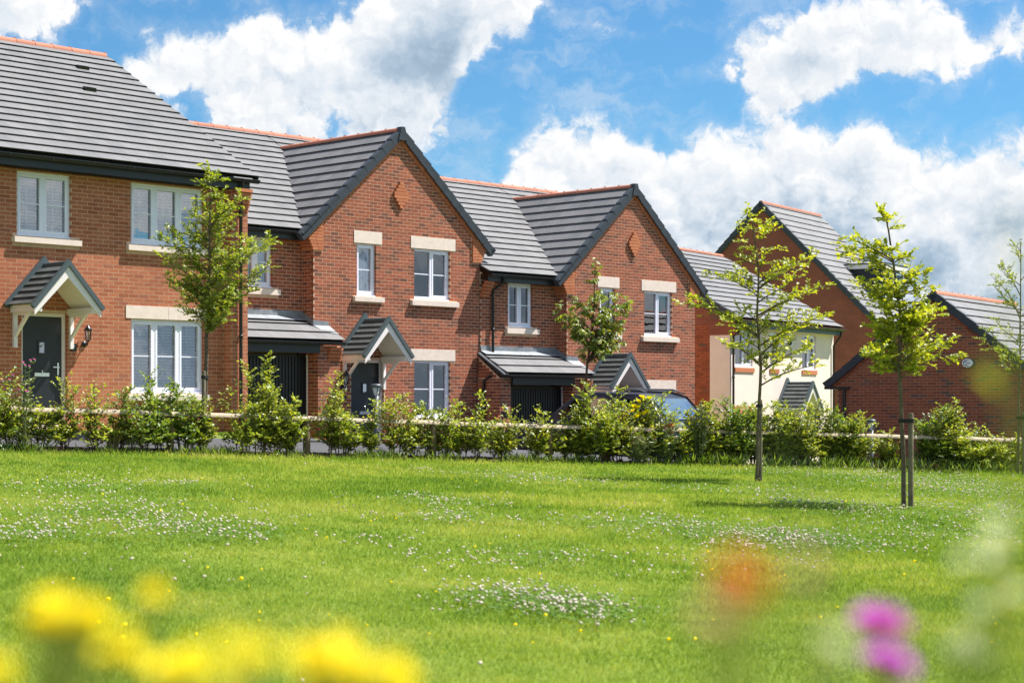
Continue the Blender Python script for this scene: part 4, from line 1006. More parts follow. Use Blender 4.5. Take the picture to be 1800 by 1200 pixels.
# oval alarm box
ab = tag(empty('alarm_box', G.M @ Vector((-.01, 1.65, 2.93)), math.radians(57 - 90)), 'white and blue oval alarm box on the garage gable', 'alarm box')
def oval(rx, rz, y0, y1, cx=0, cz=0, n=28, a0=0, a1=2 * math.pi):
    P = [(cx + rx * math.cos(a0 + (a1 - a0) * i / n), y0, cz + rz * math.sin(a0 + (a1 - a0) * i / n)) for i in range(n)]
    return MB().prism(P, (0, y1 - y0, 0))
oval(.155, .105, -.09, 0).build('casing', 'box_blue', ab); oval(.135, .105, -.115, -.091, cx=-.02).build('face', 'box_white', ab)
def ring(rx, rz, w, a0, a1, y, n=20):
    m = MB(); vs = []
    for i in range(n + 1):
        a = a0 + (a1 - a0) * i / n; k = w * math.sin(math.pi * i / n) + .002
        vs += [(-.015 + rx * math.cos(a), y, rz * math.sin(a)), (-.015 + (rx - k) * math.cos(a), y, (rz - k) * math.sin(a))]
    m.add(vs, [(2 * i, 2 * i + 2, 2 * i + 3, 2 * i + 1) for i in range(n)]); return m
ring(.115, .075, .03, math.radians(70), math.radians(215), -.118).build('swoosh', 'box_blue', ab); ring(.115, .075, .022, math.radians(190), math.radians(300), -.1185).build('swoosh', 'box_green', ab)
lm = MB()
for i, (w, hh) in enumerate(((.012, .03), (.010, .024), (.012, .026), (.009, .026), (.012, .024), (.010, .026))): lm.box(-.055 + i * .018, -.055 + i * .018 + w, -.1185, -.1165, -.014, -.014 + hh)
lm.build('lettering', 'ink', ab)
G.finish(300, lambda w, N: N.x < -.5 and w.z > 1.2)
# ---------------------------------------------------------------- fence, bollard lights, car
def arc_points(x0, x1, step):
    """points every `step` metres along the fence line"""
    X = np.linspace(x0, x1, 2000); Y = yfn(X); s = np.concatenate([[0], np.cumsum(np.hypot(np.diff(X), np.diff(Y)))])
    t = np.arange(0, s[-1], step); return list(zip(np.interp(t, s, X), np.interp(t, s, Y)))
fp = arc_points(-11.25, 20, 2.395)
fe = tag(empty('timber_fence', (fp[0][0], fp[0][1], gz(*fp[0]))), 'low timber knee-rail fence running through the hedge', 'fence')
fo = Vector(fe.location)
for i, (x, y) in enumerate(fp):
    z = gz(x, y); m = MB(); r = 0.062
    m.lathe((0, 0, -0.15), [(r * 1.02, 0), (r, .3), (r * .98, .72), (r * .9, .735), (0, .74)], 9)
    o = m.build('post', 'post_wood', fe, Vector((x, y, z)) - fo, (0, 0, RS.uniform(0, 6)))
    if i + 1 < len(fp):
        x2, y2 = fp[i + 1]; a = Vector((x, y, z + .625)) ; b = Vector((x2, y2, gz(x2, y2) + .625)); u = (b - a).normalized()
        m = MB(); n = 10; vs = []; R = .066
        sd = u.cross(Vector((0, 0, 1))).normalized(); up = sd.cross(u)
        for t in np.linspace(0, 1, 9):
            p = a.lerp(b, t) + sd * (.006 * math.sin(t * 9 + i)) + up * (.006 * math.sin(t * 6 + 2 * i))
            if t == 0: p = p + u * .008
            if t == 1: p = p - u * .008
            for k in range(n + 1):
                an = math.pi * k / n; vs.append(p - a + sd * (R * 1.05 * math.cos(an)) + up * (R * math.sin(an) - .02))
        m.add(vs, [(j * (n + 1) + k, j * (n + 1) + k + 1, (j + 1) * (n + 1) + k + 1, (j + 1) * (n + 1) + k) for j in range(8) for k in range(n)] + [(j * (n + 1), (j + 1) * (n + 1), (j + 1) * (n + 1) + n, j * (n + 1) + n) for j in range(8)])
        m.add(vs[:n + 1], [tuple(range(n + 1))]); m.add(vs[-n - 1:], [tuple(range(n + 1))])
        m.build('rail', 'fence_wood', fe, a - fo)
def bollard(px, Y, top, label):
    p = ray(px, 700, Y); z = gz(p.x, p.y); hh = ray(px, top, Y).z - z
    o = tag(empty('bollard_light', (p.x, p.y, z)), label, 'bollard light', 'bollard lights along the driveway')
    m = MB(); m.lathe((0, 0, -.05), [(.055, 0), (.055, hh - .17), (.0, hh - .17)], 14); m.lathe((0, 0, 0), [(.075, 0), (.075, .02), (.055, .02)], 14); m.build('post', 'lamp_grey', o)
    m = MB(); m.lathe((0, 0, hh - .22), [(.03, 0), (.075, .16), (.0, .16)], 14); m.build('diffuser', 'lamp_white', o)
    m = MB(); m.lathe((0, 0, hh - .06), [(.0, 0), (.105, 0), (.105, .02), (.09, .05), (0, .06)], 16)
    for k in range(4):
        a = math.pi / 2 * k + .4; m.tube([(.06 * math.cos(a), .06 * math.sin(a), hh - .23), (.098 * math.cos(a), .098 * math.sin(a), hh - .05)], .008, 4)
    m.build('cap', 'lamp_grey', o)
bollard(661, 32.6, 674, 'grey bollard light standing before the middle black front door')
bollard(1531, 36.0, 736, 'grey bollard light standing in the hedge before the brick garage')

def car(loc, heading, label):
    o = tag(empty('parked_car', loc, heading), label, 'car')       # local +x is the nose
    L, Wd = 4.5, 1.84
    prof = [(-2.25, .42), (-2.27, .75), (-2.20, 1.02), (-2.02, 1.10), (-1.62, 1.58), (-1.30, 1.68), (-.2, 1.72), (.35, 1.66), (1.05, 1.12), (1.75, 1.02), (2.12, .88), (2.22, .62), (2.20, .36)]
    def half(z): return Wd / 2 if z < 1.0 else Wd / 2 - (z - 1.0) * .34
    m = MB(); n = len(prof); vs = []
    for sg in (-1, 1):
        for (x, z) in prof: vs.append((x * (1 if z > .5 else 1), sg * half(z), z))
    base = [(2.0, .26), (-2.1, .26)]
    for sg in (-1, 1):
        for (x, z) in base: vs.append((x, sg * (Wd / 2 - .05), z))
    fs = [tuple(range(n))[::-1] + (2 * n + 1, 2 * n)[::1], tuple(range(n, 2 * n)) + (2 * n + 2, 2 * n + 3)]
    fs = [tuple(list(range(n)) + [2 * n, 2 * n + 1]), tuple(list(range(n, 2 * n)) + [2 * n + 2, 2 * n + 3])]
    for i in range(n - 1): fs.append((i, i + 1, n + i + 1, n + i))
    fs += [(n - 1, 2 * n, 2 * n + 2, 2 * n - 1), (0, n, 2 * n + 3, 2 * n + 1), (2 * n, 2 * n + 1, 2 * n + 3, 2 * n + 2)]
    m.add(vs, fs); b = m.build('body', 'car_paint', o)
    bv = b.modifiers.new('bevel', 'BEVEL'); bv.width = .045; bv.segments = 3; bv.limit_method = 'ANGLE'
    def glass(nm, pts): 
        g = MB(); g.add(pts, [tuple(range(len(pts)))]); g.build(nm, 'car_side_glass' if nm == 'side_window' else 'car_glass', o)
    for sg in (-1, 1):
        y = lambda z: sg * (half(z) + .012)
        glass('side_window', [(-1.72, y(1.14), 1.14), (-.62, y(1.14), 1.14), (-.62, y(1.58), 1.58), (-1.45, y(1.55), 1.55)])
        glass('side_window', [(-.54, y(1.14), 1.14), (.72, y(1.14), 1.14), (.32, y(1.56), 1.56), (-.54, y(1.59), 1.59)])
        r = MB(); r.tube([(-1.5, sg * (half(1.7) + .0), 1.70), (-1.3, sg * half(1.7), 1.77), (.0, sg * half(1.7), 1.79), (.3, sg * half(1.7), 1.71)], .018, 6); r.build('roof_rail', 'car_silver', o)
        t = MB(); t.box(-2.285, -2.10, sg * .92 - .10 * (sg > 0) - .0 * sg, sg * .92 + .10 * (sg < 0), .84, 1.06); t.build('tail_light', 'tail_red', o)
        hl = MB(); hl.box(1.95, 2.20, min(sg * .55, sg * .88), max(sg * .55, sg * .88), .72, .86); hl.build('headlight', 'car_glass', o)
        for xx in (-1.38, 1.38):
            w = MB(); w.lathe((xx, sg * .80, .33), [(.20, -.11), (.32, -.11), (.335, -.08), (.335, .08), (.32, .11), (.20, .11)], 24, axis='y'); w.lathe((xx, sg * .80, .33), [(0, -.112), (.40, -.10)], 24, axis='y') if False else None
            wo = w.build('wheel', 'rubber', o); rr = MB(); rr.lathe((xx, sg * .80, .33), [(0, .10), (.06, .112), (.19, .10), (.205, .10), (.205, -.10), (.19, -.10), (.06, -.112), (0, -.10)], 20, axis='y'); rr.build('rim', 'car_silver', wo)
    glass('rear_window', [(-2.03, -.72, 1.13), (-2.03, .72, 1.13), (-1.66, .62, 1.57), (-1.66, -.62, 1.57)])
    glass('windscreen', [(1.02, -.76, 1.16), (1.02, .76, 1.16), (.42, .64, 1.63), (.42, -.64, 1.63)])
    bm = MB(); bm.box(-2.33, -2.24, -.86, .86, .40, .66); bm.build('bumper', 'car_silver', o)
    tr = MB(); tr.box(-2.30, -2.262, -.62, .62, .86, 1.00); tr.build('tailgate_trim', 'car_silver', o)
cp = ray(1066, 700, 39.4); car((cp.x, cp.y, gz(cp.x, cp.y) - .02), math.radians(46.1 + 90 + 6), 'dark car with roof rails parked behind the hedge before the right gabled house')

# ---- paving before the first house
pv = MB()
for i in range(3):
    for j in range(2):
        x = 1.46 + (i - 1) * .46; c = A.M @ Vector((x, -0.45 - j * .46, 0)); z = gz(c.x, c.y) + .05
        Mi = A.M.inverted(); zl = (Mi @ Vector((c.x, c.y, z))).z
        MB().box(-.225, .225, -.225, .225, -.05, 0).build('paving_slab', 'paving', A.o, Vector((x, -0.45 - j * .46, -0.10)))
strip('kerb', -16, -4.6, 3.1, 3.22, 0.07, 'paving', n=60, m=3)

# ---------------------------------------------------------------- vegetation
def leaf_mesh(P, Dr, Nr, size, fold=0.25, wide=0.55):
    """folded diamond leaves: positions P, axes Dr, normals Nr, lengths size"""
    n = len(P); Dr = Dr / np.linalg.norm(Dr, axis=1, keepdims=True); sd = np.cross(Dr, Nr); sd /= np.linalg.norm(sd, axis=1, keepdims=True) + 1e-9
    nn = np.cross(sd, Dr); s = size[:, None]
    V = np.empty((n, 4, 3)); V[:, 0] = P; V[:, 2] = P + Dr * s - nn * s * fold * .35
    mid = P + Dr * s * .48; V[:, 1] = mid + sd * s * wide * .5 + nn * s * fold * .35; V[:, 3] = mid - sd * s * wide * .5 + nn * s * fold * .35
    i = np.arange(n)[:, None] * 4
    FA = np.concatenate([i + np.array([[0, 1, 2]]), i + np.array([[0, 2, 3]])], 0)
    return V.reshape(-1, 3), FA
def rv(rg, n): 
    v = rg.normal(size=(n, 3)); return v / np.linalg.norm(v, axis=1, keepdims=True)
def sprays(rg, base, tip, n_twig, twig_len, leaves, lsize, up=0.35, droop=0.0, start=0.25, flat=0.5):
    """leaves set in two ranks on side twigs along a branch; returns leaf arrays and twig segments"""
    base, tip = np.array(base, float), np.array(tip, float); ax = tip - base; L = np.linalg.norm(ax); ax /= L
    P, Dv, Nv, S, tw = [], [], [], [], []
    for k in range(n_twig):
        t = start + (1 - start) * (k + rg.uniform(0, 1)) / n_twig; o = base + ax * L * t
        dr = rv(rg, 1)[0]; dr -= ax * dr.dot(ax); dr /= np.linalg.norm(dr) + 1e-9
        d = dr * .8 + ax * rg.uniform(.25, .8) + np.array([0, 0, up - droop]); d[2] *= 1 - flat * .5; d /= np.linalg.norm(d)
        ln = twig_len * rg.uniform(.5, 1.15) * (1.15 - .6 * t); tw.append((o, o + d * ln))
        m = max(2, int(leaves * rg.uniform(.7, 1.3)))
        for j in range(m):
            u = (j + .6) / m; p = o + d * ln * u
            side = np.cross(d, [0, 0, 1]); side /= np.linalg.norm(side) + 1e-9; side *= (1 if j % 2 else -1)
            ld = d * .55 + side * .8 + np.array([0, 0, .15 - droop * 1.6]) + rg.normal(size=3) * .28
            nv = np.array([0, 0, 1.0]) + rg.normal(size=3) * .45
            P.append(p); Dv.append(ld); Nv.append(nv); S.append(lsize * rg.uniform(.65, 1.2))
    return P, Dv, Nv, S, tw
def thing_plant(name, loc, label, cat, group=None): return tag(empty(name, loc), label, cat, group)
def shrub(px, top, wpx, label, seed, Y=None, base_t=0.0, dense=1.0, mat='leaf_hedge', spire=None, lsize=.072, name='hedge_shrub', group='young shrubs of the hedge', cat='shrub'):
    rg = np.random.default_rng(seed); X = (px - 900) / F
    # where the hedge line crosses this sight line
    yy = 30.0
    for _ in range(30): yy = float(yfn(X * yy)) + base_t
    x = X * yy; z = gz(x, yy); H = ray(px, top, yy).z - z; R = wpx / F * yy * (rg.uniform(1.1, 1.45) if px < 1000 else rg.uniform(1.1, 1.4))
    root = thing_plant(name, (x, yy, z), label, cat, group)
    P, Dv, Nv, S, stems = [], [], [], [], MB()
    ns = max(4, int((5.5 if px < 1200 else 7) * dense))
    for k in range(ns):
        a = rg.uniform(0, 6.28); rr = R * math.sqrt(rg.uniform(0.02, 1)); hh = H * (1 if k == 0 else rg.uniform(.48, .92))
        b0 = np.array([rr * .30 * math.cos(a), rr * .30 * math.sin(a), 0]); t0 = np.array([rr * .75 * math.cos(a), rr * .75 * math.sin(a), hh])
        mid = (b0 + t0) / 2 + np.array([rg.normal() * .04, rg.normal() * .04, 0]); stems.tube([b0 - [0, 0, .03], mid, t0], [.011, .008, .003], 5, cap=False)
        for (p0, p1, st) in ((b0, mid, .30), (mid, t0, 0.0)):
            r = sprays(rg, p0, p1, max(4, int(13 * H)), R * .95 if spire is None or k else R * .5, 7.5 * dense, lsize * rg.uniform(.85, 1.1), start=st)
            P += r[0]; Dv += r[1]; Nv += r[2]; S += r[3]
            for (u, v) in r[4]: stems.tube([u, v], [.004, .002], 3, cap=False)
    for k in range(int((15 if px < 1000 else 26) * dense)):                                # low sprays close to the ground
        a = rg.uniform(0, 6.28); p0 = np.array([0, 0, rg.uniform(.08, .4) * H]); p1 = p0 + np.array([math.cos(a) * R * .95, math.sin(a) * R * .95, rg.uniform(.05, .25)])
        r = sprays(rg, p0, p1, 4, R * .4, 7, lsize * .95, start=.3); P += r[0]; Dv += r[1]; Nv += r[2]; S += r[3]; stems.tube([p0, p1], [.006, .002], 4, cap=False)
    V, FA = leaf_mesh(np.array(P), np.array(Dv), np.array(Nv), np.array(S), wide=.62)
    stems.build('stem', 'twig', root); link('foliage', np_mesh('foliage', V, FA, [mat]), root)
    return root, H, R, rg
SH = [
 (-25, 640, 42, 'leafy hedge shrub cut by the left edge of the picture', 1.2, 0), (22, 652, 36, 'hedge shrub left of the numbered black door, leftmost full one', 1.2, 0), (68, 668, 30, 'low hedge shrub in front of the numbered black door, left side', .9, 0),
 (108, 656, 30, 'hedge shrub in front of the numbered black door, right side', 1.0, 0), (172, 668, 26, 'thin light-green hedge shrub just right of the leftmost visible fence post', .7, 0), (208, 678, 26, 'thin hedge shrub left of the three-light ground-floor window', .75, 0),
 (248, 672, 36, 'dense dark hedge shrub at the left side of the three-light ground-floor window', 1.3, 1), (286, 648, 34, 'tallest dense hedge shrub before the three-light ground-floor window', 1.4, 1), (322, 668, 34, 'dense hedge shrub before the right light of the three-light ground-floor window', 1.3, 1), (352, 690, 24, 'small hedge shrub at the foot of the dense round tree', .9, 0),
 (428, 682, 26, 'hedge shrub just right of the second visible fence post', 1.0, 0), (458, 612, 34, 'tall spire hedge shrub before the left black garage door', 1.3, 0), (486, 700, 26, 'low bright hedge shrub before the left black garage door', 1.1, 0), (514, 688, 26, 'hedge shrub before the right edge of the left black garage door', 1.1, 0),
 (576, 648, 26, 'leaning hedge shrub before the brick pier left of the middle door', .9, 0), (604, 690, 32, 'broad hedge shrub left of the middle black door', 1.2, 0), (650, 694, 22, 'thin hedge shrub in front of the middle black door', .7, 0), (694, 684, 28, 'hedge shrub just right of the middle black door', 1.1, 0), (722, 706, 24, 'hedge shrub left of the blinds window of the middle house', 1.0, 0), (750, 700, 20, 'thin hedge shrub in front of the blinds window of the middle house', .8, 0),
 (782, 696, 26, 'hedge shrub at the right side of the blinds window of the middle house', 1.1, 0), (812, 700, 24, 'hedge shrub below the right corner of the middle house', 1.0, 0), (838, 684, 26, 'tall narrow hedge shrub between the middle and the right gabled house', 1.0, 0), (884, 710, 28, 'hedge shrub before the brick pier left of the right garage door', 1.0, 0),
 (944, 712, 22, 'hedge shrub before the middle of the right garage door', .9, 0), (970, 716, 22, 'hedge shrub beside the fence post before the right garage door', .9, 0), (990, 716, 22, 'hedge shrub before the right edge of the right garage door', 1.0, 0), (1016, 706, 24, 'hedge shrub below the cherry tree', 1.1, 0),
 (1048, 672, 32, 'tall bright hedge shrub just right of the cherry tree', 1.3, 0), (1084, 682, 32, 'hedge shrub before the front door of the right gabled house', 1.2, 0), (1150, 692, 32, 'hedge shrub before the side of the dark car', 1.2, 0), (1192, 722, 24, 'low hedge shrub before the rear of the dark car', 1.0, 0), (1232, 708, 28, 'hedge shrub just right of the dark car', 1.3, 0), (1262, 704, 28, 'hedge shrub before the shaded left end of the cream house', 1.3, 0),
 (1296, 698, 28, 'hedge shrub left of the left staked tree', 1.3, 1), (1324, 712, 26, 'hedge shrub right behind the trunk of the left staked tree', 1.2, 0), (1352, 706, 26, 'hedge shrub just right of the left staked tree', 1.2, 0), (1382, 704, 28, 'hedge shrub before the porch of the cream house', 1.3, 0), (1416, 708, 26, 'hedge shrub right of the porch of the cream house', 1.2, 0), (1446, 704, 26, 'hedge shrub before the right corner of the cream house', 1.2, 0),
 (1480, 718, 28, 'hedge shrub before the left corner of the brick garage', 1.3, 1), (1506, 724, 26, 'hedge shrub left of the right-hand bollard light', 1.1, 0), (1556, 752, 22, 'low hedge shrub right of the right-hand bollard light', .9, 0),
 (1640, 712, 28, 'tall hedge shrub just right of the right staked tree, before the garage', 1.2, 1), (1668, 700, 28, 'tallest spire hedge shrub before the brick garage gable', 1.3, 0), (1702, 752, 26, 'low hedge shrub below the oval alarm box', 1.2, 0), (1738, 748, 28, 'hedge shrub left of the sparse tree at the right edge', 1.2, 0), (1772, 770, 24, 'low hedge shrub at the foot of the sparse tree at the right edge', 1.2, 0), (1812, 768, 30, 'hedge shrub cut by the right edge of the picture', 1.2, 0), (1860, 760, 30, 'hedge shrub beyond the right edge', 1.1, 0)]
for i, (px, top, w, lab, dn, dk) in enumerate(SH[:-1]):
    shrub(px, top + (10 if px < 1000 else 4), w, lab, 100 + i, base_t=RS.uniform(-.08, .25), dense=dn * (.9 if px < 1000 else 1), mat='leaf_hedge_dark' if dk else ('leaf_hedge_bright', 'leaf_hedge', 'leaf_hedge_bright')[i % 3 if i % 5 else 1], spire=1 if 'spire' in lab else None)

# ---- taller weeds among the hedge
def weed(px, top, wpx, label, seed, flower, base_t=-.25, n=7, mat='leaf_grey', fs=.03, name='thistle', cat='wildflower', leafy=True):
    rg = np.random.default_rng(seed); X = (px - 900) / F; yy = 30.0
    for _ in range(30): yy = float(yfn(X * yy)) + base_t
    x = X * yy; z = gz(x, yy); H = ray(px, top, yy).z - z; R = wpx / F * yy
    root = thing_plant(name, (x, yy, z), label, cat)
    st = MB(); P, Dv, Nv, S, fl = [], [], [], [], MB()
    for k in range(n):
        a = rg.uniform(0, 6.28); h = H * (1 if k == 0 else rg.uniform(.6, .98)); tip = np.array([R * math.cos(a) * rg.uniform(.2, 1), R * math.sin(a) * rg.uniform(.2, 1), h]); b0 = tip * [.2, .2, 0]
        st.tube([b0, (b0 + tip) / 2, tip], [.009, .007, .004], 5)
        if leafy:
            r = sprays(rg, b0, tip, 12, .14, 4, .10, start=.08); P += r[0]; Dv += r[1]; Nv += r[2]; S += r[3]
        for j in range(3):
            c = tip + rg.normal(size=3) * [.05, .05, .03] * (j > 0)
            st.lathe(c, [(0, -.02), (fs * .6, -.01), (fs * .55, .012), (fs * .3, .02)], 7)
            for q_ in range(9):
                an = q_ * .7; d = Vector((math.cos(an) * .6, math.sin(an) * .6, .8)) * fs * 1.15; c0 = Vector(c) + Vector((0, 0, .012)); sdv = Vector((-math.sin(an), math.cos(an), 0)) * fs * .28
                fl.add([c0 - sdv * .4, c0 + sdv * .4, c0 + d + sdv, c0 + d - sdv], [(0, 1, 2, 3)])
    st.build('stem', 'leaf_grey', root); fl.build('flowers', flower, root)
    if P:
        V, FA = leaf_mesh(np.array(P), np.array(Dv), np.array(Nv), np.array(S), wide=.34); link('foliage', np_mesh('foliage', V, FA, [mat]), root)
weed(38, 636, 22, 'tall purple-headed thistle beside the numbered black door', 501, 'petal_purple', n=5)
weed(1120, 758, 34, 'grey-green thistle with small mauve heads before the dark car, left one', 502, 'petal_mauve', n=9, fs=.026)
weed(1168, 752, 26, 'grey-green thistle with small mauve heads before the dark car, right one', 503, 'petal_mauve', n=8, fs=.026)
weed(1228, 712, 18, 'grey-green thistle rising behind the rear of the dark car', 504, 'petal_mauve', n=6, fs=.026)
weed(1118, 704, 26, 'yellow flower heads standing above the hedge before the dark car', 505, 'petal_yellow', base_t=.35, n=13, fs=.075, name='yellow_flower', mat='leaf_hedge')
weed(880, 738, 26, 'small red-pink flowers low behind the fence before the right garage door', 506, 'petal_pink', base_t=.4, n=9, fs=.035, name='pink_flower', mat='leaf_hedge_dark')
# tuft of long straw-coloured grass
def tuft(px, py, n, Ls, label, seed, mat='leaf_straw', name='grass_tuft'):
    rg = np.random.default_rng(seed); c = ground_px(px, py); o = tag(empty(name, c), label, 'grass'); V, FA = [], []
    for i in range(n):
        a = rg.uniform(0, 6.28); l = Ls * rg.uniform(.6, 1.1); ln = rg.uniform(.15, .8); w = .006; r0 = rg.uniform(0, .08); d = np.array([math.cos(a), math.sin(a), 0]); s = np.array([-d[1], d[0], 0]) * w
        b = d * r0; m = b + d * l * ln * .4 + [0, 0, l * .62]; t = b + d * l * ln + [0, 0, l * (1 - ln * .45)]; k = len(V)
        V += [b - s, b + s, m + s * .8, m - s * .8, t]; FA += [(k, k + 1, k + 2), (k, k + 2, k + 3), (k + 3, k + 2, k + 4)]
    link('blades', np_mesh('blades', np.array(V), np.array(FA), [mat]), o)
tuft(1066, 812, 130, .75, 'tuft of pale straw-coloured grass at the hedge foot before the car', 61)
tuft(198, 796, 70, .55, 'dry grass tuft at the hedge foot before the orange house', 62); tuft(1578, 822, 110, .6, 'dry reddish grass tuft by the hedge gap left of the right staked tree', 63)
tuft(1300, 812, 160, .35, 'clump of lush green grass at the hedge foot left of the left staked tree', 64, 'leaf_hedge')
# grasses and small weeds growing along the bed
rg = np.random.default_rng(21); n = 9000; X = rg.uniform(-10, 13, n); k = (np.sin(X * 2.3) + np.sin(X * 5.1 + 1) + rg.normal(size=n) * .7) > (.3 - .9 * (X > 3)); X = X[k]; n = len(X); Y = yfn(X) + rg.normal(size=n) * .14 - .22
P = np.stack([X, Y, ground(X, Y) + .01], 1); a = rg.uniform(0, 6.28, n); Dv = np.stack([np.cos(a) * .55, np.sin(a) * .55, rg.uniform(.5, 1.4, n)], 1); Nv = rv(rg, n)
V, FA = leaf_mesh(P, Dv, Nv, rg.uniform(.06, .22, n) * (1 + .5 * (X > 3)), fold=.2, wide=.055); tag(link('bed_weeds', np_mesh('bed_weeds', V, FA, ['leaf_hedge_dark'])), 'grasses and small weeds along the hedge foot', None, None, 'stuff')
# loose bark on the bed
rg = np.random.default_rng(9); n = 5200; X = rg.uniform(-10, 13, n); Y = yfn(X) + rg.uniform(-.42, .35, n); Z = ground(X, Y) + .03
P = np.stack([X, Y, Z], 1); Dv = rv(rg, n); Dv[:, 2] *= .35; Nv = rv(rg, n); Nv[:, 2] = np.abs(Nv[:, 2]) + .6
V, FA = leaf_mesh(P, Dv, Nv, rg.uniform(.03, .10, n), fold=.5, wide=.45); tag(link('bark_mulch', np_mesh('bark_mulch', V, FA, ['chip'])), 'brown bark mulch under the hedge', None, None, 'stuff')
# ---------------------------------------------------------------- trees
def tree(name, label, trunk, r0, r1, tips, seed, leaf, bark, lsize, twl, twn, lpt, droop=0.0, stake=None, wide=.62, tie=True, extra=0, attach=.55, depth=1.0, start=.22):
    """trunk: list of (px,py,Y); tips: picture points the branches reach for, each given its own depth"""
    rg = np.random.default_rng(seed); Y0 = trunk[0][2]
    base = ray(*trunk[0]); base.z = gz(base.x, base.y)
    root = tag(empty(name, base), label, 'tree')
    T = [Vector((0, 0, -.05))] + [ray(*t) - base for t in trunk[1:]]
    n = len(T); tb = MB(); rad = [r0 + (r1 - r0) * (i / (n - 1)) for i in range(n)]
    fine, fr = [], []
    for i in range(n - 1):
        for k in range(3):
            u = k / 3; fine.append(T[i].lerp(T[i + 1], u) + Vector((rg.normal(), rg.normal(), 0)) * .006 * (i > 0 or k > 0)); fr.append(rad[i] + (rad[i + 1] - rad[i]) * u)
    fine.append(T[-1]); fr.append(r1); tb.tube(fine, fr, 9)
    tb.build('trunk', bark, root)
    def on(z):
        for a, b in zip(T, T[1:]):
            if a.z <= z <= b.z: return a.lerp(b, (z - a.z) / max(1e-6, b.z - a.z))
        return T[-1] if z > T[-1].z else T[1]
    P, Dv, Nv, S = [], [], [], []; bm = MB(); crown0 = min((ray(*t, Y0).z - base.z) for t in tips) - .25
    allt = [(t[0], t[1], None) for t in tips]
    for e in range(extra):
        a, b = tips[rg.integers(len(tips))], tips[rg.integers(len(tips))]; u = rg.uniform(.15, .85); allt.append((a[0] * u + b[0] * (1 - u), a[1] * u + b[1] * (1 - u), None))
    for (px, py, _) in allt:
        tip = ray(px, py, Y0) - base; ax = on(max(crown0, tip.z)); reach = math.hypot(tip.x - ax.x, 0)
        dy = rg.uniform(-1, 1) * (0.28 + .55 * reach) * depth; tip = Vector((tip.x * (1 + dy / Y0), tip.y + dy, tip.z))
        hd = math.hypot(tip.x - ax.x, tip.y - ax.y); zb = max(crown0 - .1, min(tip.z - hd * attach, T[-1].z - .05)); b0 = on(zb)
        mid = b0.lerp(tip, .5) + Vector((rg.normal() * .03, rg.normal() * .03, .05 * hd + rg.normal() * .02)); r_ = max(.005, min(.016, .008 + hd * .006))
        bm.tube([b0, b0.lerp(mid, .5) + Vector((0, 0, .02 * hd)), mid, mid.lerp(tip, .6), tip], [r_, r_ * .85, r_ * .65, r_ * .4, .002], 5, cap=False)
        for (p0, p1, st) in ((b0, mid, start), (mid, tip, 0.0)):
            ln = (p1 - p0).length; r = sprays(rg, p0, p1, max(2, int(twn * ln + 1.5)), twl, lpt, lsize, up=.3, droop=droop, start=st)
            P += r[0]; Dv += r[1]; Nv += r[2]; S += r[3]
            for (u, v) in r[4]: bm.tube([u, v], [.004, .0015], 3, cap=False)
    bm.build('branches', bark, root)
    V, FA = leaf_mesh(np.array(P), np.array(Dv), np.array(Nv), np.array(S), wide=wide); link('crown', np_mesh('crown', V, FA, [leaf]), root)
    if stake:
        sx, top, rr, lab, ty = stake; p = ray(sx, top, Y0 - ty); z0 = gz(p.x, p.y); so = tag(empty('tree_stake', (p.x, p.y, z0)), lab, 'stake')
        m = MB(); h = p.z - z0; m.lathe((0, 0, -.1), [(rr, 0), (rr * .97, h + .09), (rr * .85, h + .1), (0, h + .1)], 12); m.build('post', 'stake', so)
        a = on(p.z - .10 - base.z) + base - Vector((p.x, p.y, z0)); t = MB(); R = rr + .008
        zc = h - .10; dv = Vector((a.x, a.y, 0)); L = dv.length; u = dv.normalized() if L > .001 else Vector((1, 0, 0)); s_ = Vector((-u.y, u.x, 0)); rt = r0 + .012; ring_ = []
        for k in range(13): an = math.pi / 2 + math.pi * k / 12; ring_.append(u * (R * math.cos(an)) + s_ * (R * math.sin(an)))
        for k in range(13): an = -math.pi / 2 + math.pi * k / 12; ring_.append(u * (L + rt * math.cos(an)) + s_ * (rt * math.sin(an)))
        vs = []
        for q_ in ring_: vs += [(q_.x, q_.y, zc - .025), (q_.x, q_.y, zc + .025)]
        m_ = len(ring_); t.add(vs, [(2 * i, 2 * ((i + 1) % m_), 2 * ((i + 1) % m_) + 1, 2 * i + 1) for i in range(m_)]); t.build('tie', 'rubber', so)
    return root
def foot(px, py): return ground_px(px, py).y
# left staked lawn tree
Y = foot(1330, 846)
tree('young_tree', 'left of the two staked lawn trees, slim with wide sparse tiers of leaves', [(1330, 846, Y), (1333, 730, Y), (1337, 640, Y), (1331, 560, Y), (1334, 470, Y), (1322, 385, Y)], 0.032, .010,
     [(1192, 527), (1205, 530), (1245, 472), (1262, 486), (1290, 478), (1262, 602), (1275, 560), (1300, 575), (1312, 384), (1330, 378), (1300, 390), (1362, 388), (1352, 405), (1300, 452), (1296, 420), (1370, 430), (1372, 476), (1350, 460), (1398, 492), (1428, 452), (1440, 448), (1415, 470), (1458, 498), (1440, 506), (1408, 516), (1468, 545), (1450, 552), (1420, 560), (1398, 600), (1380, 612), (1418, 608), (1432, 640), (1430, 606), (1282, 605), (1310, 600), (1345, 628), (1330, 585), (1360, 560), (1290, 545), (1382, 560)],
     11, 'leaf_lime', 'bark_grey', .074, .26, 11.0, 10, stake=(1337, 702, .028, 'thin weathered stake tied to the left staked lawn tree', -.02), attach=.45, start=.18)
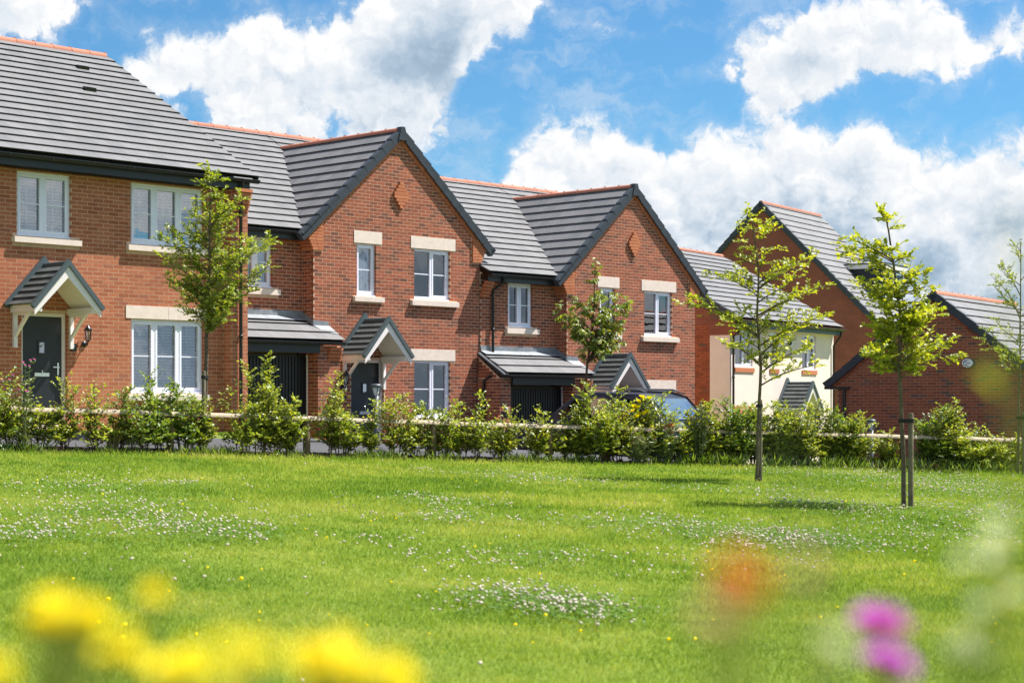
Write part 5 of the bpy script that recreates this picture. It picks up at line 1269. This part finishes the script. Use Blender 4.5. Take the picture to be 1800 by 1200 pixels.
# right staked lawn tree
Y = foot(1594, 894)
tree('young_tree', 'right of the two staked lawn trees, fuller bright green crown before the garage', [(1589, 894, Y), (1586, 760, Y), (1582, 650, Y), (1583, 560, Y), (1572, 470, Y), (1556, 376, Y)], 0.034, .010,
     [(1478, 420), (1490, 424), (1484, 446), (1502, 440), (1540, 372), (1552, 384), (1562, 400), (1548, 430), (1570, 440), (1594, 452), (1610, 478), (1632, 476), (1640, 500), (1626, 520), (1600, 500), (1530, 490), (1516, 522), (1532, 540), (1548, 520), (1645, 540), (1660, 536), (1640, 556), (1615, 545), (1560, 560), (1535, 570), (1516, 612), (1526, 624), (1545, 640), (1560, 630), (1580, 640), (1600, 648), (1620, 632), (1648, 618), (1668, 622), (1655, 600), (1625, 600), (1600, 590), (1570, 600), (1545, 600), (1610, 570), (1590, 540), (1575, 500)],
     12, 'leaf_lime', 'bark_grey', .072, .24, 15.0, 12, stake=(1601, 726, .037, 'round wooden stake with black tie at the right staked lawn tree', .05), attach=.4, extra=22)
# sparse tree at the right edge
Y = foot(1789, 834)
tree('young_tree', 'sparse thin-leaved tree at the right edge, tied to a stake', [(1789, 834, Y), (1790, 740, Y), (1793, 640, Y), (1793, 540, Y), (1794, 425, Y)], .030, .008,
     [(1725, 488), (1735, 500), (1750, 470), (1762, 470), (1786, 428), (1800, 440), (1815, 470), (1770, 520), (1715, 574), (1735, 590), (1760, 560), (1770, 615), (1790, 640), (1810, 610), (1830, 580), (1840, 520), (1780, 600), (1800, 570), (1760, 635), (1820, 640)],
     13, 'leaf_tree', 'bark_grey', .060, .28, 12.0, 9, stake=(1799, 725, .035, 'round wooden stake at the sparse tree on the right edge', .05), attach=.8, start=.4)
# dense tree before the first house
Y = 29.9
tree('young_tree', 'dense round-crowned tree before the right end of the orange brick house', [(360, 790, Y), (361, 680, Y), (362, 600, Y), (368, 500, Y), (368, 400, Y), (370, 315, Y)], .045, .010,
     [(372, 300), (362, 318), (388, 312), (352, 345), (395, 340), (374, 350), (330, 372), (350, 380), (402, 372), (424, 362), (436, 350), (300, 412), (318, 398), (345, 410), (375, 400), (410, 410), (440, 420), (468, 424), (478, 422), (452, 440), (430, 450), (290, 425), (272, 446), (310, 440), (340, 450), (370, 440), (400, 455), (465, 462), (448, 480), (425, 490), (395, 490), (360, 485), (330, 478), (300, 470), (284, 486), (296, 500), (310, 520), (335, 520), (365, 525), (395, 525), (425, 520), (434, 508), (340, 548), (372, 556), (395, 560), (360, 570), (410, 545), (320, 500)],
     14, 'leaf_tree', 'bark_grey', .070, .30, 16.0, 12, stake=(358, 652, .035, 'thin dark stake beside the dense tree before the orange house', .06), attach=.62, extra=12, depth=1.1)
# cherry before the right gabled house
Y = 38.2
tree('cherry_tree', 'young cherry tree with drooping leaves before the right garage and porch', [(1022, 790, Y), (1026, 720, Y), (1032, 640, Y), (1040, 590, Y), (1044, 540, Y), (1046, 470, Y)], .035, .008,
     [(1046, 466), (1040, 490), (1050, 505), (980, 538), (988, 550), (1000, 555), (1010, 520), (1005, 535), (1022, 530), (1016, 560), (1030, 545), (1045, 530), (1060, 545), (1078, 535), (1092, 520), (1104, 528), (1110, 524), (1098, 555), (1085, 565), (1070, 560), (1055, 580), (1088, 590), (1094, 600), (1078, 606), (1030, 575), (1010, 575), (1045, 605), (1025, 610)],
     15, 'leaf_cherry', 'bark_brown', .115, .22, 10.0, 8, droop=.55, wide=.42, attach=1.2, extra=10, start=.5)

# ---------------------------------------------------------------- lawn: grass, clover, buttercups
rg = np.random.default_rng(3)
def lush(X, Y): return np.sin(X * 1.3 + 2 * np.sin(Y * .35)) * np.sin(Y * .9 + 1.7 * np.sin(X * .5)) * .5 + .5 * np.sin(X * .43 + Y * .31 + 1)
def blades(y0, y1, dens, h, w, far=False):
    xm = lambda y: y * .318 + 1.2
    area = (y1 - y0) * (xm(y0) + xm(y1)); n = int(area * dens); Y = rg.uniform(y0, y1, n); X = rg.uniform(-1, 1, n) * xm(Y)
    k = Y < yfn(X) - .36; X, Y = X[k], Y[k]; n = len(X); Z = ground(X, Y) - .004
    lu = lush(X, Y); edge = np.clip(1 - (yfn(X) - .36 - Y) / 1.1, 0, 1)
    hh = h * rg.uniform(.55, 1.3, n) * (1 + .30 * lu + 1.0 * edge ** 2); a = rg.uniform(0, 6.283, n); lean = rg.uniform(.2, 1.0, n) * hh
    ww = w * rg.uniform(.7, 1.3, n); sx, sy = -np.sin(a) * ww, np.cos(a) * ww; b = rg.uniform(0, 6.283, n)
    V = np.empty((n, 3, 3)); V[:, 0] = np.stack([X - sx, Y - sy, Z], 1); V[:, 1] = np.stack([X + sx, Y + sy, Z], 1); V[:, 2] = np.stack([X + np.cos(b) * lean, Y + np.sin(b) * lean, Z + hh], 1)
    return V.reshape(-1, 3)
VV = [blades(6.6, 10, 5200, .034, .0025), blades(10, 14, 3600, .036, .0033), blades(14, 20, 2000, .038, .0046), blades(20, 27, 1050, .042, .0066), blades(27, 37, 680, .046, .0085)]
V = np.concatenate(VV); tag(link('grass', np_mesh('grass', V, np.arange(len(V)).reshape(-1, 3), ['grass_blade'])), 'mown green lawn grass', None, None, 'stuff')
# front lawn strip of the first house
n = 9000; s_ = rg.uniform(-2.5, 5.2, n); t_ = rg.uniform(.6, 1.9, n); pts = np.array([A.M @ Vector((a, -b, 0)) for a, b in zip(s_, t_)]); X, Y = pts[:, 0], pts[:, 1]; k = yfn(X) + 3.3 < Y; X, Y = X[k], Y[k]; n = len(X)
Z = ground(X, Y); a = rg.uniform(0, 6.28, n); V = np.empty((n, 3, 3)); V[:, 0] = np.stack([X - np.sin(a) * .009, Y + np.cos(a) * .009, Z], 1); V[:, 1] = np.stack([X + np.sin(a) * .009, Y - np.cos(a) * .009, Z], 1); V[:, 2] = np.stack([X + rg.normal(size=n) * .03, Y + rg.normal(size=n) * .03, Z + rg.uniform(.03, .08, n)], 1)
if n: tag(link('front_lawn_grass', np_mesh('front_lawn_grass', V.reshape(-1, 3), np.arange(3 * n).reshape(-1, 3), ['grass_blade'])), 'strip of lawn before the orange brick house', None, None, 'stuff')
# clover in drifts: (px, py, half width px, half height px, count)
DR = [(150, 905, 170, 28, 330), (330, 935, 170, 26, 330), (60, 945, 120, 22, 170), (420, 945, 90, 16, 60), (120, 862, 170, 18, 170), (330, 858, 110, 8, 60), (560, 960, 120, 20, 30), (760, 885, 110, 14, 150), (800, 915, 90, 14, 110), (700, 975, 120, 25, 45), (830, 1000, 130, 20, 50), (930, 1062, 150, 26, 260), (1010, 1075, 90, 25, 150), (960, 845, 140, 9, 170), (860, 838, 120, 8, 110),
      (1330, 950, 160, 20, 380), (1430, 955, 110, 18, 230), (1230, 935, 120, 18, 120), (1100, 925, 150, 14, 170), (960, 985, 110, 20, 60), (1420, 888, 90, 7, 150), (1640, 850, 170, 22, 620), (1700, 870, 150, 20, 480), (1560, 835, 150, 10, 330), (1450, 838, 130, 9, 200), (1700, 905, 150, 16, 260), (1560, 905, 130, 18, 160), (1330, 868, 110, 10, 110), (1560, 940, 160, 20, 110), (1700, 945, 130, 18, 100), (1300, 990, 120, 25, 60), (600, 905, 150, 18, 45), (1180, 1000, 160, 40, 45), (500, 1050, 500, 100, 30), (900, 1000, 900, 190, 130)]
ico = [(0, 0, 1)] + [(.89 * math.cos(a), .89 * math.sin(a), .45) for a in np.arange(5) * 2 * math.pi / 5] + [(.89 * math.cos(a), .89 * math.sin(a), -.45) for a in np.arange(5) * 2 * math.pi / 5 + math.pi / 5] + [(0, 0, -1)]
icf = [(0, 1 + i, 1 + (i + 1) % 5) for i in range(5)] + [(1 + i, 6 + i, 1 + (i + 1) % 5) for i in range(5)] + [(6 + i, 6 + (i + 1) % 5, 1 + (i + 1) % 5) for i in range(5)] + [(11, 6 + (i + 1) % 5, 6 + i) for i in range(5)]
ico = np.array(ico); icf = np.array(icf)
FP, LP = [], []
for (px, py, wx, hy, cnt) in DR:
    a, b, c, d = ground_px(px, py - hy), ground_px(px, py + hy), ground_px(px - wx, py), ground_px(px + wx, py); cx, cy = (c.x + d.x) / 2, (a.y + b.y) / 2; rx, ry = (d.x - c.x) / 2, abs(a.y - b.y) / 2
    cl = rg.normal(size=(max(5, cnt // 6), 2)) * .55; u = cl[rg.integers(len(cl), size=int(cnt * .75))] + rg.normal(size=(int(cnt * .75), 2)) * .19; FP.append(np.stack([cx + u[:, 0] * rx, cy + u[:, 1] * ry], 1))
    if cnt > 55 and wx < 200:
        m = cnt * 5; u = rg.normal(size=(m, 2)) * .55; LP.append(np.stack([cx + u[:, 0] * rx, cy + u[:, 1] * ry], 1))
FP = np.concatenate(FP); k = (FP[:, 1] < yfn(FP[:, 0]) - .4) & (FP[:, 1] > 6); FP = FP[k]; n = len(FP)
def heads(name, XY, r, hz, mat, label):
    n = len(XY); Z = ground(XY[:, 0], XY[:, 1]) + hz; rr = r * rg.uniform(.55, 1.35, n); C_ = np.stack([XY[:, 0], XY[:, 1], Z], 1)
    V = C_[:, None, :] + ico[None] * rr[:, None, None] * np.array([1, 1, .75]) * (1 + rg.normal(size=(n, 12, 1)) * .26)
    FA = (icf[None] + np.arange(n)[:, None, None] * 12).reshape(-1, 3); tag(link(name, np_mesh(name, V.reshape(-1, 3), FA, [mat])), label, None, None, 'stuff')
heads('clover_flowers', FP, .0118, rg.uniform(.045, .085, n), 'petal_white', 'white clover flowers scattered in drifts over the lawn')
LP = np.concatenate(LP); LP = LP[(LP[:, 1] < yfn(LP[:, 0]) - .4) & (LP[:, 1] > 6)]; n = len(LP); P = np.stack([LP[:, 0], LP[:, 1], ground(LP[:, 0], LP[:, 1]) + rg.uniform(.03, .06, n)], 1)
a = rg.uniform(0, 6.28, n); PP, DD = [], []
for k in range(3): PP.append(P); DD.append(np.stack([np.cos(a + k * 2.09), np.sin(a + k * 2.09), rg.normal(size=n) * .25], 1))
PP, DD = np.concatenate(PP), np.concatenate(DD); NN = rg.normal(size=PP.shape) * .25 + [0, 0, 1]
V, FA = leaf_mesh(PP, DD, NN, rg.uniform(.014, .026, len(PP)), fold=.1, wide=.95); tag(link('clover_leaves', np_mesh('clover_leaves', V, FA, ['leaf_clover'])), 'clover leaves in the lawn', None, None, 'stuff')
n = 95; px = rg.uniform(0, 1800, n); py = 850 + 300 * rg.uniform(0, 1, n) ** 1.6; XY = np.array([ground_px(a, b)[:2] for a, b in zip(px, py)]); heads('buttercups', XY[XY[:, 1] < yfn(XY[:, 0]) - .5], .011, .07, 'petal_yellow', 'yellow buttercups dotted over the lawn')

# ---------------------------------------------------------------- wildflowers close to the camera
def bloom(mb, c, r, n, tilt, rg, layers=2):
    c = Vector(c); N = Vector(tilt).normalized(); X = N.orthogonal().normalized(); Yv = N.cross(X)
    for l in range(layers):
        for k in range(n):
            a = 6.283 * (k + .5 * l) / n + rg.normal() * .1; d = X * math.cos(a) + Yv * math.sin(a); s = X * -math.sin(a) + Yv * math.cos(a); w = r * 2.2 / n * 1.5; up = N * r * (.25 + .3 * l); R = r * (1 - .25 * l) * rg.uniform(.85, 1.1)
            mb.add([c + d * R * .15 - s * w * .3, c + d * R * .15 + s * w * .3, c + d * R * .75 + s * w * .6 + up * .6, c + d * R + up * .8, c + d * R * .75 - s * w * .6 + up * .6], [(0, 1, 2, 3, 4)])
def wild(name, label, Y, px0, heads_, petal, r, seed, nb=1, spread=.0, stemr=.0014, leafmat='leaf_hedge_bright', leafn=6, lsz=.03, group=None, npet=12, stems_to=None, top_leaf=.75):
    rg = np.random.default_rng(seed); b = ray(px0, 700, Y); b.z = gz(b.x, b.y); o = tag(empty(name, b), label, 'wildflower', group)
    st, fl = MB(), MB(); P, Dv, Nv, S = [], [], [], []
    for (px, py, dY) in heads_:
        c = ray(px, py, Y + dY) - b; k = Vector((c.x * .25, c.y * .3, c.z * .55)); st.tube([(0, 0, -.02), k * .6, k, k.lerp(c, .55) + Vector((0, 0, .02)), c], [stemr * 1.6, stemr * 1.4, stemr * 1.2, stemr, stemr * .8], 5)
        for i in range(leafn):
            t = rg.uniform(.1, top_leaf); p = (k * (t / .55) if t < .55 else k.lerp(c, (t - .55) / .45)); a = rg.uniform(0, 6.28); P.append(np.array(p)); Dv.append([math.cos(a), math.sin(a), rg.uniform(0, .6)]); Nv.append(rg.normal(size=3) * .4 + [0, 0, 1]); S.append(lsz * rg.uniform(.6, 1.3))
        for j in range(nb):
            cc = c + Vector(rg.normal(size=3) * [spread, spread, spread * .4]) * (j > 0)
            if petal and r: bloom(fl, cc, r * rg.uniform(.8, 1.15), npet, (rg.normal() * .3, -.35 + rg.normal() * .3, 1), rg)
            if r and 'yellow' not in petal: st.lathe(cc, [(0, -r * .5), (r * .28, -r * .3), (r * .25, 0), (0, r * .12)], 7)
            if j: st.tube([k.lerp(c, .6), cc], [stemr * .7, stemr * .5], 4)
    st.build('stem', leafmat, o)
    if fl.v: fl.build('petals', petal, o)
    if P:
        V, FA = leaf_mesh(np.array(P), np.array(Dv), np.array(Nv), np.array(S), wide=.32); link('foliage', np_mesh('foliage', V, FA, [leafmat]), o)
YG = 'yellow ragwort close to the lens'
wild('ragwort', 'blurred yellow flower cluster at the lower left, the tallest one', .80, 110, [(70, 1085, 0), (115, 1070, .02), (155, 1075, -.02), (105, 1100, .02), (175, 1100, .02)], 'petal_yellow', .0078, 801, 5, .007, group=YG)
wild('ragwort', 'small blurred yellow bloom standing alone right of the tallest yellow cluster', .85, 262, [(266, 1044, 0)], 'petal_yellow', .0068, 802, 3, .004, group=YG)
wild('ragwort', 'blurred yellow cluster at the bottom edge, left of centre', .78, 300, [(290, 1175, 0), (320, 1165, .02), (345, 1190, -.02), (225, 1145, .03)], 'petal_yellow', .0078, 803, 4, .007, group=YG)
wild('ragwort', 'pale blurred yellow cluster at the bottom edge between two brighter ones', .62, 430, [(405, 1140, 0), (450, 1165, .03)], 'petal_yellow', .0062, 804, 4, .006, group=YG)
wild('ragwort', 'bright blurred yellow cluster at the bottom edge, rightmost of the yellow ones', .80, 600, [(560, 1150, 0), (600, 1145, .02), (635, 1170, 0), (570, 1185, .02), (660, 1195, .03), (610, 1190, .01)], 'petal_yellow', .0082, 805, 5, .008, group=YG)
wild('ragwort', 'blurred yellow bloom in the very bottom left corner', .75, 0, [(5, 1190, 0), (-20, 1175, .03)], 'petal_yellow', .0075, 806, 4, .007, group=YG)
wild('knapweed', 'blurred purple flower at the lower right', .95, 1560, [(1550, 1106, 0), (1566, 1168, -.03)], 'petal_purple', .0165, 807, 4, .003, lsz=.03, npet=16)
wild('poppy', 'blurred orange-red flower at the lower right, left of the purple one', .50, 1330, [(1300, 1005, 0), (1312, 1040, .01)], 'petal_red', .0058, 808, 3, .002, leafn=5, lsz=.012, npet=6)
wild('poppy', 'faint blurred salmon flower below the orange-red one', .48, 1280, [(1270, 1085, 0)], 'petal_pink', .0038, 809, 2, .003, leafn=6, lsz=.016, npet=6)
wild('campion', 'faint blurred pale pink flower right of the orange-red one', .50, 1420, [(1412, 1000, 0)], 'petal_pink', .0034, 810, 1, .004, leafn=6, lsz=.014, npet=5)
wild('campion', 'blurred white flower spray on a dark stem at the right edge', .80, 1650, [(1757, 945, 0), (1748, 985, .02), (1695, 985, .02), (1730, 1066, 0), (1702, 1125, 0), (1722, 1148, .02), (1676, 1140, .02), (1782, 1045, .02)], 'petal_pale', .0052, 811, 2, .002, leafn=6, lsz=.018, npet=5, leafmat='leaf_hedge', stemr=.0011)
wild('campion', 'blurred grey-white flower at the bottom left of the purple one', .60, 1450, [(1462, 1135, 0)], 'petal_pale', .0055, 812, 2, .002, leafn=4, lsz=.012, npet=5, leafmat='leaf_grey')
wild('wild_stem', 'blurred leaning stem with pale leaves crossing before the left staked tree', .55, 1560, [(1352, 742, 0), (1392, 772, .01), (1440, 838, 0), (1462, 862, .01)], None, 0.0, 813, 1, 0, stemr=.0005, leafn=11, lsz=.012, leafmat='leaf_grey', top_leaf=1.0)
wild('wild_stem', 'blurred dark leafy stem right of the purple flower', .70, 1690, [(1610, 1010, 0), (1640, 1060, .02), (1780, 900, .02)], None, 0.0, 815, 1, 0, stemr=.0009, leafn=16, lsz=.018, leafmat='leaf_hedge', top_leaf=1.0)
wild('wild_stem', 'single blurred yellow-green leaf tip before the clouds at the right edge', .85, 1830, [(1778, 340, 0), (1768, 392, .02), (1742, 360, .01), (1790, 370, .01)], None, 0.0, 814, 1, 0, stemr=.0005, leafn=9, lsz=.020, leafmat='leaf_lime', top_leaf=1.0)
